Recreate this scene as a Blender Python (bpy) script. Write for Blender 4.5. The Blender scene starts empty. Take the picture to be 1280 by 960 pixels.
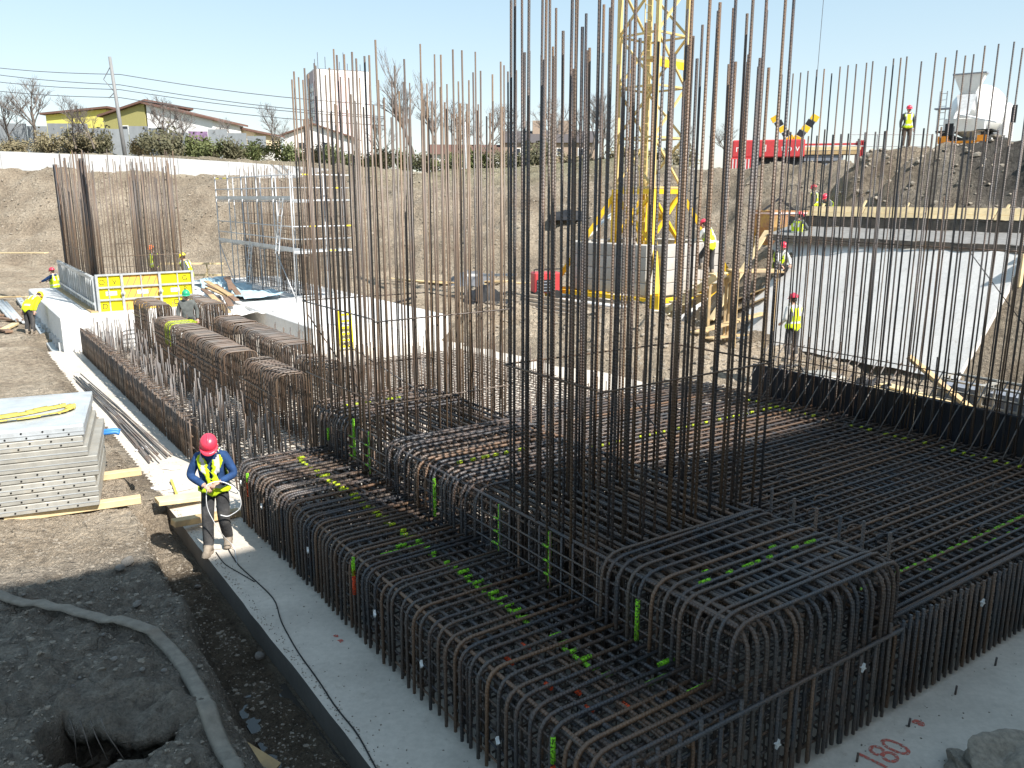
import bpy, bmesh, math, random
import numpy as np
from mathutils import Vector, Matrix

random.seed(7)
rng = np.random.default_rng(7)
SC = bpy.context.scene
COL = SC.collection
R = math.radians

# ------------------------------------------------------------------ camera
F_PX, PITCH, CAM_H = 1030.0, R(12.8), 5.0
cd = bpy.data.cameras.new('camera')
cd.sensor_width = 36.0
cd.lens = F_PX / 1280 * 36.0
cd.clip_end = 6000
cd.clip_start = 0.05
cam = bpy.data.objects.new('camera', cd)
cam.location = (0, 0, CAM_H)
cam.rotation_euler = (R(90) - PITCH, 0, 0)
COL.objects.link(cam)
SC.camera = cam

# site frame: u runs along the right face of the big cage, v along its left face
TH = R(34.8)
UX, UY = math.cos(TH), math.sin(TH)
OX, OY = 0.675, 5.127

def W(u, v, z=0.0):
    return Vector((OX + u * UX - v * UY, OY + u * UY + v * UX, z))

def to_uv(x, y):
    x, y = x - OX, y - OY
    return x * UX + y * UY, -x * UY + y * UX

# ------------------------------------------------------------------ light
SUN_DU, SUN_DV = -0.22, 0.95          # horizontal travel of light for 1 m of drop
sd = W(SUN_DU, SUN_DV, -1) - W(0, 0, 0)
sun_el = math.atan2(1.0, math.hypot(SUN_DU, SUN_DV))
to_sun = -sd
sun_az = math.atan2(to_sun.x, to_sun.y)
ld = bpy.data.lights.new('sun', 'SUN')
ld.energy = 2.9
ld.angle = R(0.53)
ld.color = (1.0, 0.955, 0.89)
lo = bpy.data.objects.new('sun', ld)
lo.rotation_euler = sd.to_track_quat('-Z', 'Y').to_euler()
lo.location = (0, -30, 60)
COL.objects.link(lo)
wd = bpy.data.worlds.new('World')
SC.world = wd
wd.use_nodes = True
nt = wd.node_tree
nt.nodes.clear()
wo = nt.nodes.new('ShaderNodeOutputWorld')
bg = nt.nodes.new('ShaderNodeBackground')
sk = nt.nodes.new('ShaderNodeTexSky')
sk.sky_type = 'NISHITA'
sk.sun_disc = False
sk.sun_elevation = sun_el
sk.sun_rotation = sun_az
sk.altitude = 200
sk.air_density = 1.0
sk.dust_density = 0.6
sk.ozone_density = 1.0
bg.inputs[1].default_value = 0.15
hs = nt.nodes.new('ShaderNodeHueSaturation')
hs.inputs['Hue'].default_value = 0.49
hs.inputs['Saturation'].default_value = 1.25
nt.links.new(sk.outputs[0], hs.inputs['Color'])
gm = nt.nodes.new('ShaderNodeGamma')          # hazy spring sky: evener from zenith to horizon
gm.inputs['Gamma'].default_value = 0.45
nt.links.new(hs.outputs[0], gm.inputs['Color'])
nt.links.new(gm.outputs[0], bg.inputs[0])
nt.links.new(bg.outputs[0], wo.inputs[0])
SC.view_settings.view_transform = 'Standard'
SC.view_settings.look = 'None'
SC.view_settings.exposure = 1.62
SC.view_settings.gamma = 1.0
SC.cycles.max_bounces = 5
SC.cycles.diffuse_bounces = 3
SC.cycles.glossy_bounces = 2
SC.cycles.caustics_reflective = False
SC.cycles.caustics_refractive = False

# ------------------------------------------------------------------ noise (numpy)
def _hash(ix, iy, seed):
    n = (ix * 374761393 + iy * 668265263 + seed * 144665) & 0x7fffffff
    n = ((n ^ (n >> 13)) * 1274126177) & 0x7fffffff
    return ((n ^ (n >> 16)) & 0xffff) / 65535.0

def vnoise(x, y, seed=0):
    x = np.asarray(x, dtype=np.float64); y = np.asarray(y, dtype=np.float64)
    ix = np.floor(x).astype(np.int64); iy = np.floor(y).astype(np.int64)
    fx = x - ix; fy = y - iy
    fx = fx * fx * (3 - 2 * fx); fy = fy * fy * (3 - 2 * fy)
    a = _hash(ix, iy, seed); b = _hash(ix + 1, iy, seed)
    c = _hash(ix, iy + 1, seed); d = _hash(ix + 1, iy + 1, seed)
    return (a * (1 - fx) + b * fx) * (1 - fy) + (c * (1 - fx) + d * fx) * fy - 0.5

def fbm(x, y, octs=4, seed=0, gain=0.5):
    s = 0; a = 1.0; f = 1.0
    for i in range(octs):
        s = s + a * vnoise(x * f, y * f, seed + i * 17)
        a *= gain; f *= 2.03
    return s

def sstep(a, b, t):
    t = np.clip((t - a) / (b - a), 0, 1)
    return t * t * (3 - 2 * t)

# ------------------------------------------------------------------ materials
MATS = {}
class NB:
    """tiny node helper"""
    def __init__(self, name, rough=0.8, spec=0.3, metal=0.0):
        m = bpy.data.materials.new(name); m.use_nodes = True
        self.m = m; self.t = m.node_tree; self.t.nodes.clear()
        self.out = self.t.nodes.new('ShaderNodeOutputMaterial')
        self.p = self.t.nodes.new('ShaderNodeBsdfPrincipled')
        self.t.links.new(self.p.outputs[0], self.out.inputs[0])
        self.p.inputs['Roughness'].default_value = rough
        self.p.inputs['Specular IOR Level'].default_value = spec
        self.p.inputs['Metallic'].default_value = metal
        MATS[name] = m
    def n(self, typ, **kw):
        nd = self.t.nodes.new(typ)
        for k, v in kw.items(): setattr(nd, k, v)
        return nd
    def l(self, a, b): self.t.links.new(a, b)
    def noise(self, scale, detail=5, rough=0.6, co=None):
        nd = self.n('ShaderNodeTexNoise')
        nd.inputs['Scale'].default_value = scale
        nd.inputs['Detail'].default_value = detail
        nd.inputs['Roughness'].default_value = rough
        if co is not None: self.l(co, nd.inputs['Vector'])
        return nd
    def coords(self, kind='Object'):
        return self.n('ShaderNodeTexCoord').outputs[kind]
    def ramp(self, fac, stops):
        r = self.n('ShaderNodeValToRGB')
        el = r.color_ramp.elements
        while len(el) < len(stops): el.new(0.5)
        for e, (p, c) in zip(el, stops):
            e.position = p; e.color = (*c, 1)
        self.l(fac, r.inputs[0])
        return r.outputs[0]
    def mix(self, fac, a, b, typ='MIX'):
        x = self.n('ShaderNodeMix', data_type='RGBA', blend_type=typ)
        for s, val in ((x.inputs[0], fac), (x.inputs[6], a), (x.inputs[7], b)):
            if isinstance(val, (int, float)): s.default_value = val
            elif isinstance(val, tuple): s.default_value = (*val, 1)
            else: self.l(val, s)
        return x.outputs[2]
    def math(self, op, a, b=None):
        x = self.n('ShaderNodeMath', operation=op)
        for s, val in zip(x.inputs, (a, b)):
            if val is None: continue
            if isinstance(val, (int, float)): s.default_value = val
            else: self.l(val, s)
        return x.outputs[0]
    def bump(self, h, strength=0.5, dist=0.02):
        b = self.n('ShaderNodeBump')
        b.inputs['Strength'].default_value = strength
        b.inputs['Distance'].default_value = dist
        self.l(h, b.inputs['Height'])
        self.l(b.outputs[0], self.p.inputs['Normal'])
    def col(self, c):
        if isinstance(c, tuple): self.p.inputs['Base Color'].default_value = (*c, 1)
        else: self.l(c, self.p.inputs['Base Color'])

def simple(name, c, rough=0.7, spec=0.3, metal=0.0, var=0.18, scale=6.0, bump=0.0, dirt=None):
    b = NB(name, rough, spec, metal)
    co = b.coords('Object')
    n1 = b.noise(scale, 6, 0.65, co)
    dark = tuple(x * (1 - var) for x in c); lite = tuple(min(1, x * (1 + var)) for x in c)
    col = b.ramp(n1.outputs[0], [(0.3, dark), (0.7, lite)])
    if dirt:
        n2 = b.noise(scale * 0.35, 8, 0.7, co)
        f = b.ramp(n2.outputs[0], [(0.48, (0, 0, 0)), (0.66, (0.8, 0.8, 0.8))])
        col = b.mix(f, col, dirt)
    oi = b.n('ShaderNodeObjectInfo')
    k = b.math('MULTIPLY_ADD', oi.outputs['Random'], 0.22)
    b.t.nodes[-1].inputs[2].default_value = 0.89
    col = b.mix(1.0, col, k, 'MULTIPLY')
    b.col(col)
    if bump: b.bump(n1.outputs[0], bump, 0.03)
    return b.m

def rebar_mat(name, stops, ribs=True, rough=0.44, spec=0.6):
    b = NB(name, rough, spec)
    oi = b.n('ShaderNodeObjectInfo')
    co = b.coords('Object')
    base = b.ramp(oi.outputs['Random'], stops)
    n1 = b.noise(2.3, 5, 0.7, b.n('ShaderNodeNewGeometry').outputs['Position'])
    f = b.ramp(n1.outputs[0], [(0.44, (0, 0, 0)), (0.66, (0.85, 0.85, 0.85))])
    col = b.mix(f, base, (0.150, 0.090, 0.058))
    n2 = b.noise(40, 3, 0.6, co)
    col = b.mix(b.math('MULTIPLY', n2.outputs[0], 0.55), col, (0.032, 0.029, 0.028))
    b.col(col)
    if ribs:
        uvn = b.n('ShaderNodeUVMap')
        sp = b.n('ShaderNodeSeparateXYZ'); b.l(uvn.outputs[0], sp.inputs[0])
        ph = b.math('MULTIPLY_ADD', sp.outputs[0], 2 * math.pi / 0.034)
        b.l(b.math('MULTIPLY', sp.outputs[1], 2 * math.pi), b.t.nodes[-2].inputs[2])
        # phase = along*k + angle  (helical ribs)
        s = b.math('SINE', ph)
        b.bump(b.math('POWER', b.math('MAXIMUM', s, 0.0), 0.7), 0.75, 0.006)
    return b.m

STEEL_NEAR = [(0.0, (0.050, 0.054, 0.064)), (0.38, (0.078, 0.076, 0.080)), (0.6, (0.112, 0.092, 0.078)),
              (0.82, (0.165, 0.105, 0.070)), (1.0, (0.24, 0.135, 0.072))]
STEEL_RUST = [(0.0, (0.062, 0.055, 0.052)), (0.35, (0.092, 0.074, 0.060)), (0.7, (0.13, 0.095, 0.068)), (1.0, (0.19, 0.12, 0.07))]
STEEL_GREY = [(0.0, (0.12, 0.115, 0.115)), (0.5, (0.18, 0.17, 0.165)), (1.0, (0.23, 0.21, 0.19))]
rebar_mat('steel_near', STEEL_NEAR)
rebar_mat('steel_fill', [(0.0, (0.045, 0.043, 0.045)), (1.0, (0.07, 0.06, 0.05))], ribs=False)  # inner bars darkened: shade between the bars put into the colour
rebar_mat('steel_starter', [(0.0, (0.038, 0.038, 0.044)), (0.4, (0.072, 0.066, 0.064)), (0.7, (0.115, 0.082, 0.058)), (1.0, (0.20, 0.115, 0.055))])
rebar_mat('steel_rust', STEEL_RUST, ribs=False)
rebar_mat('steel_sunlit', [(0.0, (0.085, 0.075, 0.07)), (0.35, (0.15, 0.115, 0.088)), (0.7, (0.205, 0.145, 0.098)), (1.0, (0.27, 0.175, 0.10))], ribs=False)  # paler brown: sunlight on these starter bars put into the colour
rebar_mat('steel_grey', STEEL_GREY, ribs=False, rough=0.5)
def spray(name, c):
    b = NB(name, 0.7, 0.2)
    b.col(c)
    pos = b.n('ShaderNodeNewGeometry').outputs['Position']
    nz = b.noise(55, 4, 0.7, pos)
    a = b.ramp(nz.outputs[0], [(0.45, (0, 0, 0)), (0.53, (1, 1, 1))])
    b.l(a, b.p.inputs['Alpha'])
spray('paint_green', (0.24, 0.62, 0.03))
spray('paint_orange', (0.72, 0.09, 0.03))
spray('paint_red', (0.62, 0.16, 0.12))
spray('paint_yellowgreen', (0.50, 0.62, 0.03))
simple('spacer_white', (0.72, 0.72, 0.70), 0.6)
simple('timber', (0.52, 0.37, 0.19), 0.75, var=0.25, scale=5, bump=0.2, dirt=(0.30, 0.24, 0.17))
simple('timber_pale', (0.66, 0.52, 0.30), 0.75, var=0.18, scale=4, bump=0.15)
simple('timber_old', (0.27, 0.22, 0.17), 0.85, var=0.3, scale=5, bump=0.3)
simple('timber_rot', (0.20, 0.13, 0.09), 0.85, var=0.3, scale=5, bump=0.3)
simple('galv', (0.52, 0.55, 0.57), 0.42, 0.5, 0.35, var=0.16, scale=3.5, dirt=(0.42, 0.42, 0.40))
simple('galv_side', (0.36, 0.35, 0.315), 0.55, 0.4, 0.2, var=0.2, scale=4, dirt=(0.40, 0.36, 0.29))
simple('scaf', (0.50, 0.51, 0.52), 0.45, 0.5, 0.4, var=0.15)
simple('dark_hole', (0.012, 0.012, 0.012), 0.9)
simple('black', (0.022, 0.023, 0.026), 0.6, var=0.3)
simple('plate_black', (0.022, 0.024, 0.032), 0.5, 0.4, var=0.4, scale=2.5, dirt=(0.05, 0.046, 0.043))
simple('rubber', (0.03, 0.03, 0.03), 0.8)
simple('strap_yellow', (0.62, 0.48, 0.10), 0.8, var=0.25, scale=12)
simple('blue_plastic', (0.04, 0.20, 0.55), 0.45, 0.5)
simple('hose_cloth', (0.245, 0.215, 0.175), 0.85, var=0.25, scale=9, bump=0.25)
simple('crane_yellow', (0.83, 0.52, 0.02), 0.45, 0.45, var=0.10, dirt=(0.62, 0.40, 0.06))
simple('crane_mast', (0.62, 0.47, 0.20), 0.5, 0.4, var=0.12)
simple('form_yellow', (0.86, 0.72, 0.01), 0.55, var=0.06, scale=2)
simple('form_orange', (0.88, 0.52, 0.10), 0.55, var=0.08)
simple('ink', (0.03, 0.03, 0.02), 0.7)
simple('white_paint', (0.82, 0.82, 0.80), 0.4, 0.5, var=0.05)
simple('white_dirty', (0.70, 0.71, 0.72), 0.5, 0.4, var=0.08, dirt=(0.5, 0.48, 0.45))
simple('red_paint', (0.50, 0.05, 0.055), 0.4, 0.5, var=0.12)
simple('orange_light', (0.9, 0.32, 0.03), 0.4)
simple('ballast', (0.46, 0.44, 0.41), 0.85, var=0.14, scale=2.5, bump=0.15, dirt=(0.36, 0.33, 0.29))
simple('tarp_white', (0.74, 0.76, 0.77), 0.5, 0.5, var=0.10, scale=3, bump=0.4)
simple('tarp_grey', (0.23, 0.25, 0.29), 0.6, 0.4, var=0.15, bump=0.3)
simple('tarp_dark', (0.12, 0.125, 0.135), 0.75, 0.3, var=0.2, bump=0.3)
simple('tarp_blue', (0.40, 0.55, 0.62), 0.5, 0.4, var=0.15)
simple('glass_dark', (0.03, 0.035, 0.045), 0.12, 0.6, var=0.1)
simple('house_yellow', (0.72, 0.64, 0.16), 0.85, var=0.06)
simple('house_olive_shaded', (0.36, 0.33, 0.13), 0.85, var=0.08)  # gable wall toned down to carry its shade
simple('house_white', (0.80, 0.79, 0.78), 0.85, var=0.05)
simple('house_cream', (0.62, 0.50, 0.34), 0.85, var=0.08)
simple('house_brown', (0.34, 0.26, 0.20), 0.85, var=0.15)
simple('panel_pink', (0.74, 0.58, 0.57), 0.8, var=0.05)
simple('panel_mauve', (0.45, 0.37, 0.40), 0.8, var=0.05)
simple('roof_brown', (0.16, 0.09, 0.07), 0.8, var=0.2)
simple('roof_dark', (0.09, 0.08, 0.08), 0.8, var=0.2)
simple('fence_grey', (0.24, 0.26, 0.275), 0.7, var=0.12, scale=1.5)
simple('fence_graffiti', (0.26, 0.17, 0.29), 0.7, var=0.5, scale=2.5)
simple('pole_grey', (0.20, 0.20, 0.20), 0.6, 0.4, var=0.08)
simple('wire', (0.10, 0.10, 0.11), 0.6)
simple('bark', (0.15, 0.125, 0.105), 0.9, var=0.25, scale=8)
simple('twig', (0.18, 0.155, 0.14), 0.9, var=0.25, scale=3)
simple('stone', (0.20, 0.185, 0.165), 0.85, var=0.25, scale=9, bump=0.3)
concrete_like = None
simple('soil_trench_shade', (0.10, 0.085, 0.07), 0.95, var=0.3, scale=7, bump=0.4)
simple('stone_soil', (0.27, 0.235, 0.19), 0.95, var=0.3, scale=7, bump=0.4)
simple('vest', (0.62, 0.80, 0.02), 0.75, var=0.12, scale=9)
simple('vest_strip', (0.66, 0.67, 0.66), 0.5, 0.5, var=0.08)
simple('helmet_red', (0.72, 0.05, 0.09), 0.32, 0.5, var=0.08)
simple('helmet_orange', (0.80, 0.20, 0.06), 0.35, 0.5, var=0.06)
simple('helmet_yellow', (0.85, 0.68, 0.03), 0.35, 0.5, var=0.06)
simple('helmet_green', (0.03, 0.38, 0.20), 0.35, 0.5, var=0.06)
simple('skin', (0.55, 0.33, 0.24), 0.55, 0.4, var=0.08, scale=14)
simple('jacket_blue', (0.022, 0.062, 0.17), 0.85, var=0.3, scale=9, bump=0.5)
simple('jacket_grey', (0.12, 0.13, 0.125), 0.85, var=0.25, scale=9, bump=0.4)
simple('jacket_white', (0.55, 0.55, 0.53), 0.85, var=0.15, scale=9)
simple('trouser_dark', (0.045, 0.045, 0.047), 0.9, var=0.5, scale=5, bump=0.5, dirt=(0.16, 0.15, 0.14))
simple('trouser_blue', (0.05, 0.12, 0.32), 0.9, var=0.25, scale=9)
simple('trouser_brown', (0.10, 0.075, 0.06), 0.9, var=0.3, scale=9)
simple('boot', (0.28, 0.235, 0.185), 0.85, var=0.3, scale=14, bump=0.3)
simple('hair', (0.05, 0.035, 0.025), 0.8)
simple('render_grey', (0.74, 0.71, 0.66), 0.85, var=0.06)  # pale walls of the unseen building, bouncing light into the shade
simple('skip_brown', (0.33, 0.18, 0.10), 0.7, var=0.25, dirt=(0.5, 0.36, 0.10))
simple('wet_concrete', (0.23, 0.225, 0.215), 0.9, var=0.2, scale=5, bump=0.5)

def soil_mat():
    b = NB('soil', 0.95, 0.15)
    pos = b.n('ShaderNodeNewGeometry').outputs['Position']
    n1 = b.noise(0.55, 8, 0.68, pos); n2 = b.noise(7.0, 8, 0.72, pos); n3 = b.noise(38.0, 5, 0.7, pos)
    at = b.n('ShaderNodeAttribute', attribute_name='tint')
    c = b.ramp(n1.outputs[0], [(0.30, (0.215, 0.17, 0.125)), (0.48, (0.34, 0.28, 0.21)), (0.68, (0.47, 0.40, 0.31))])
    c2 = b.ramp(n2.outputs[0], [(0.33, (0.55, 0.55, 0.56)), (0.55, (1.0, 1.0, 1.0)), (0.75, (1.2, 1.19, 1.16))])
    c = b.mix(1.0, c, c2, 'MULTIPLY')
    c3 = b.ramp(n3.outputs[0], [(0.35, (0.72, 0.72, 0.72)), (0.6, (1.08, 1.08, 1.08))])
    c = b.mix(1.0, c, c3, 'MULTIPLY')
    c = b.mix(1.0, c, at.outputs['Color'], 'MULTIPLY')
    b.col(c)
    vor = b.n('ShaderNodeTexVoronoi'); vor.inputs['Scale'].default_value = 9.0; b.l(pos, vor.inputs['Vector'])
    h = b.math('ADD', b.math('MULTIPLY', n2.outputs[0], 1.2), b.math('MULTIPLY', n3.outputs[0], 0.35))
    h = b.math('ADD', h, b.math('MULTIPLY', vor.outputs[0], 0.25))
    v3 = b.n('ShaderNodeTexVoronoi', distance='CHEBYCHEV'); v3.inputs['Scale'].default_value = 21.0; b.l(b.mix(0.10, pos, n2.outputs['Color'], 'ADD'), v3.inputs['Vector'])
    h = b.math('ADD', h, b.math('MULTIPLY', v3.outputs[0], 0.22))
    v2 = b.n('ShaderNodeTexVoronoi', feature='DISTANCE_TO_EDGE'); v2.inputs['Scale'].default_value = 3.2; 
    wob = b.noise(5.0, 4, 0.6, pos); b.l(b.mix(0.18, pos, wob.outputs['Color'], 'ADD'), v2.inputs['Vector'])
    crk = b.ramp(v2.outputs['Distance'], [(0.0, (0, 0, 0)), (0.035, (1, 1, 1))])
    n4 = b.noise(1.1, 3, 0.5, pos)
    cm = b.ramp(n4.outputs[0], [(0.50, (0, 0, 0)), (0.62, (1, 1, 1))])
    h = b.math('ADD', h, b.math('MULTIPLY', b.math('MULTIPLY', crk, cm), 0.5))
    b.bump(h, 1.0, 0.16)
soil_mat()

def concrete_mat(name, base, stain=0.25, rough=0.8):
    b = NB(name, rough, 0.3)
    pos = b.n('ShaderNodeNewGeometry').outputs['Position']
    n1 = b.noise(0.9, 8, 0.65, pos); n2 = b.noise(14, 6, 0.7, pos); n3 = b.noise(2.6, 9, 0.75, pos)
    lo_ = tuple(x * (1 - stain) for x in base)
    c = b.ramp(n1.outputs[0], [(0.3, lo_), (0.65, base)])
    c = b.mix(1.0, c, b.ramp(n2.outputs[0], [(0.3, (0.88, 0.88, 0.87)), (0.6, (1.03, 1.03, 1.03))]), 'MULTIPLY')
    f = b.ramp(n3.outputs[0], [(0.58, (0, 0, 0)), (0.70, (0.6, 0.6, 0.6))])
    c = b.mix(f, c, tuple(x * 0.58 for x in base))
    n4 = b.noise(5.5, 10, 0.8, pos); n5 = b.noise(0.5, 3, 0.5, pos)
    f2 = b.math('MULTIPLY', b.ramp(n4.outputs[0], [(0.56, (0, 0, 0)), (0.66, (1, 1, 1))]), b.ramp(n5.outputs[0], [(0.40, (0.1, 0.1, 0.1)), (0.62, (1, 1, 1))]))
    c = b.mix(b.math('MULTIPLY', f2, 0.55), c, (0.27, 0.22, 0.165))
    b.col(c)
    b.bump(b.math('ADD', n2.outputs[0], n3.outputs[0]), 0.25, 0.012)
concrete_mat('concrete_slab', (0.64, 0.58, 0.50))
concrete_mat('concrete_white', (0.70, 0.70, 0.69), 0.12)
concrete_mat('concrete_slope', (0.64, 0.63, 0.61), 0.16)
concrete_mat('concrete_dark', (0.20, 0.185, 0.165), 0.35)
concrete_mat('concrete_wall', (0.62, 0.63, 0.63), 0.12)

def leaf_mat(name, c1, c2):
    b = NB(name, 0.7, 0.25)
    pos = b.n('ShaderNodeNewGeometry').outputs['Position']
    n1 = b.noise(1.6, 3, 0.6, pos)
    b.col(b.ramp(n1.outputs[0], [(0.35, c1), (0.65, c2)]))
leaf_mat('leaf_green', (0.075, 0.095, 0.035), (0.16, 0.175, 0.07))
leaf_mat('leaf_dark', (0.07, 0.07, 0.04), (0.14, 0.13, 0.075))
leaf_mat('leaf_dry', (0.17, 0.14, 0.085), (0.24, 0.21, 0.12))
leaf_mat('blossom', (0.6, 0.58, 0.52), (0.8, 0.78, 0.74))

b = NB('puddle', 0.04, 0.5); b.col((0.05, 0.045, 0.04))

# ------------------------------------------------------------------ mesh helpers
class MB:
    def __init__(s): s.v = []; s.f = []; s.mi = []; s.uv = []; s.cur = 0; s.has_uv = False
    def face(s, idx, uvs=None):
        s.f.append(tuple(idx)); s.mi.append(s.cur)
        s.uv.append(uvs)
        if uvs: s.has_uv = True
    def box(s, x0, x1, y0, y1, z0, z1, M=None):
        n = len(s.v)
        for z in (z0, z1):
            for (x, y) in ((x0, y0), (x1, y0), (x1, y1), (x0, y1)):
                p = Vector((x, y, z)); s.v.append(tuple(M @ p if M else p))
        for q in ((3, 2, 1, 0), (4, 5, 6, 7), (0, 1, 5, 4), (1, 2, 6, 5), (2, 3, 7, 6), (3, 0, 4, 7)):
            s.face([n + i for i in q])
        return s
    def prism(s, pts, z0, z1, M=None):          # pts: list of (x,y) counter-clockwise
        n = len(s.v); k = len(pts)
        for z in (z0, z1):
            for (x, y) in pts:
                p = Vector((x, y, z)); s.v.append(tuple(M @ p if M else p))
        s.face([n + i for i in reversed(range(k))]); s.face([n + k + i for i in range(k)])
        for i in range(k):
            j = (i + 1) % k; s.face((n + i, n + j, n + k + j, n + k + i))
        return s
    def tube(s, pts, r, sides=6, caps=True, M=None):
        pts = [Vector(p) for p in pts]
        if M: pts = [M @ p for p in pts]
        rr = r if isinstance(r, (list, tuple)) else [r] * len(pts)
        n0 = len(s.v); up = None; L = 0.0; ls = []
        for i, p in enumerate(pts):
            if i: L += (p - pts[i - 1]).length
            ls.append(L)
            if i == 0: t = pts[1] - p
            elif i == len(pts) - 1: t = p - pts[i - 1]
            else: t = (pts[i + 1] - p).normalized() + (p - pts[i - 1]).normalized()
            t = t.normalized() if t.length > 1e-9 else Vector((0, 0, 1))
            if up is None:
                a = Vector((0, 0, 1)) if abs(t.z) < 0.9 else Vector((1, 0, 0))
                up = (a - t * a.dot(t)).normalized()
            else:
                up = up - t * up.dot(t)
                up = up.normalized() if up.length > 1e-6 else t.orthogonal().normalized()
            sd_ = t.cross(up)
            for k in range(sides):
                a = 2 * math.pi * k / sides
                s.v.append(tuple(p + (up * math.cos(a) + sd_ * math.sin(a)) * rr[i]))
        for i in range(len(pts) - 1):
            for k in range(sides):
                k2 = (k + 1) % sides
                a, b_, c, d = n0 + i * sides + k, n0 + i * sides + k2, n0 + (i + 1) * sides + k2, n0 + (i + 1) * sides + k
                s.face((a, b_, c, d), ((ls[i], k / sides), (ls[i], (k + 1) / sides), (ls[i + 1], (k + 1) / sides), (ls[i + 1], k / sides)))
        if caps:
            s.face([n0 + k for k in reversed(range(sides))]); e = n0 + (len(pts) - 1) * sides
            s.face([e + k for k in range(sides)])
        return s
    def lathe(s, prof, seg=16, M=None):          # prof: list of (r, z)
        n0 = len(s.v)
        for (r, z) in prof:
            for k in range(seg):
                a = 2 * math.pi * k / seg
                p = Vector((r * math.cos(a), r * math.sin(a), z)); s.v.append(tuple(M @ p if M else p))
        for i in range(len(prof) - 1):
            for k in range(seg):
                k2 = (k + 1) % seg
                s.face((n0 + i * seg + k, n0 + i * seg + k2, n0 + (i + 1) * seg + k2, n0 + (i + 1) * seg + k))
        s.face([n0 + k for k in reversed(range(seg))]); e = n0 + (len(prof) - 1) * seg
        s.face([e + k for k in range(seg)])
        return s
    def sphere(s, c, rad, seg=10, rings=7, M=None):
        rx, ry, rz = rad if isinstance(rad, tuple) else (rad, rad, rad)
        T = Matrix.Translation(Vector(c)) @ Matrix.Diagonal((rx, ry, rz, 1))
        if M: T = M @ T
        prof = [(max(1e-3, math.sin(math.pi * i / rings)), -math.cos(math.pi * i / rings)) for i in range(rings + 1)]
        return s.lathe(prof, seg, T)
    def quad(s, a, b_, c, d):
        n = len(s.v); s.v += [tuple(a), tuple(b_), tuple(c), tuple(d)]; s.face((n, n + 1, n + 2, n + 3)); return s
    def mesh(s, name, mats, smooth=False, bevel=0.0):
        me = bpy.data.meshes.new(name)
        me.from_pydata(s.v, [], s.f)
        if isinstance(mats, str): mats = [mats]
        for m in mats: me.materials.append(MATS[m])
        if len(mats) > 1: me.polygons.foreach_set('material_index', s.mi)
        if s.has_uv:
            ul = me.uv_layers.new(name='UVMap'); k = 0
            flat = []
            for f, u in zip(s.f, s.uv):
                flat += [c for q in (u or [(0, 0)] * len(f)) for c in q]
            ul.data.foreach_set('uv', flat)
        if smooth: me.polygons.foreach_set('use_smooth', [len(f) == 4 for f in s.f] if smooth == 'q' else [True] * len(s.f))
        me.update()
        if bevel:
            bm = bmesh.new(); bm.from_mesh(me)
            bmesh.ops.bevel(bm, geom=bm.edges[:], offset=bevel, segments=1, affect='EDGES')
            bm.to_mesh(me); bm.free()
        return me
    def build(s, name, mats, parent=None, smooth=False, bevel=0.0):
        return link(name, s.mesh(name, mats, smooth, bevel), parent)

def link(name, data, parent=None, loc=None, rz=None, rot=None):
    o = bpy.data.objects.new(name, data); COL.objects.link(o)
    if parent is not None: o.parent = parent
    if loc is not None: o.location = loc
    if rz is not None: o.rotation_euler = (0, 0, rz)
    if rot is not None: o.rotation_euler = rot
    return o

def tag(o, label, cat, group=None):
    o['label'] = label; o['category'] = cat
    if group: o['group'] = group
    return o

def struct(o): o['kind'] = 'structure'; return o

def thing(name, label, cat, loc=(0, 0, 0), rz=0.0, group=None):
    o = link(name, None, None, loc, rz)
    o.empty_display_size = 0.2
    return tag(o, label, cat, group)

def copy_tree(root, loc, rz, label=None, group=None):
    r = root.copy(); COL.objects.link(r); r.location = loc; r.rotation_euler = (0, 0, rz)
    if label: r['label'] = label
    if group: r['group'] = group
    for ch in list(root.children):
        c = ch.copy(); COL.objects.link(c); c.parent = r
        for g in ch.children:
            d = g.copy(); COL.objects.link(d); d.parent = c
    return r

_cache = {}
def bar_mesh(L, r, mat, sides=6):
    key = ('z', round(L, 2), r, mat, sides)
    if key not in _cache:
        _cache[key] = MB().tube([(0, 0, 0), (0, 0, L)], r, sides).mesh('bar', mat, 'q')
    return _cache[key]

ROT = {'z': (0, 0, 0), 'x': (0, R(90), 0), 'y': (R(-90), 0, 0)}
def bar(name, parent, p, L, axis='z', r=0.016, mat='steel_near', jit=0.0, sides=6):
    """straight bar starting at p (parent frame) running along the axis"""
    o = link(name, bar_mesh(L, r, mat, sides), parent, p)
    a = ROT[axis]
    if jit: a = tuple(x + random.gauss(0, jit) for x in a)
    o.rotation_euler = a
    return o

def bend(pts, rad, n=4):
    """round the inner corners of a polyline"""
    pts = [Vector(p) for p in pts]; out = [pts[0]]
    for i in range(1, len(pts) - 1):
        a, b_, c = pts[i - 1], pts[i], pts[i + 1]
        d1 = (a - b_).normalized(); d2 = (c - b_).normalized()
        r_ = min(rad, (a - b_).length * 0.48, (c - b_).length * 0.48)
        p1, p2 = b_ + d1 * r_, b_ + d2 * r_
        for k in range(n + 1):
            t = k / n
            out.append(p1 * (1 - t) ** 2 + b_ * 2 * t * (1 - t) + p2 * t * t)
    out.append(pts[-1])
    return out

# ------------------------------------------------------------------ terrain
FOOT = [(-140, 78), (-80, 68), (-39, 64), (-24, 63), (-8, 57), (-1, 54), (6, 49), (10.5, 43)]
FOOT += [tuple(W(22.5, 20.6)[:2]), tuple(W(19.45, 17.6)[:2]), tuple(W(19.2, 7.0)[:2]), tuple(W(18.6, -14)[:2]), tuple(W(18.6, -60)[:2])]
FOOT = np.array(FOOT)

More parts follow.
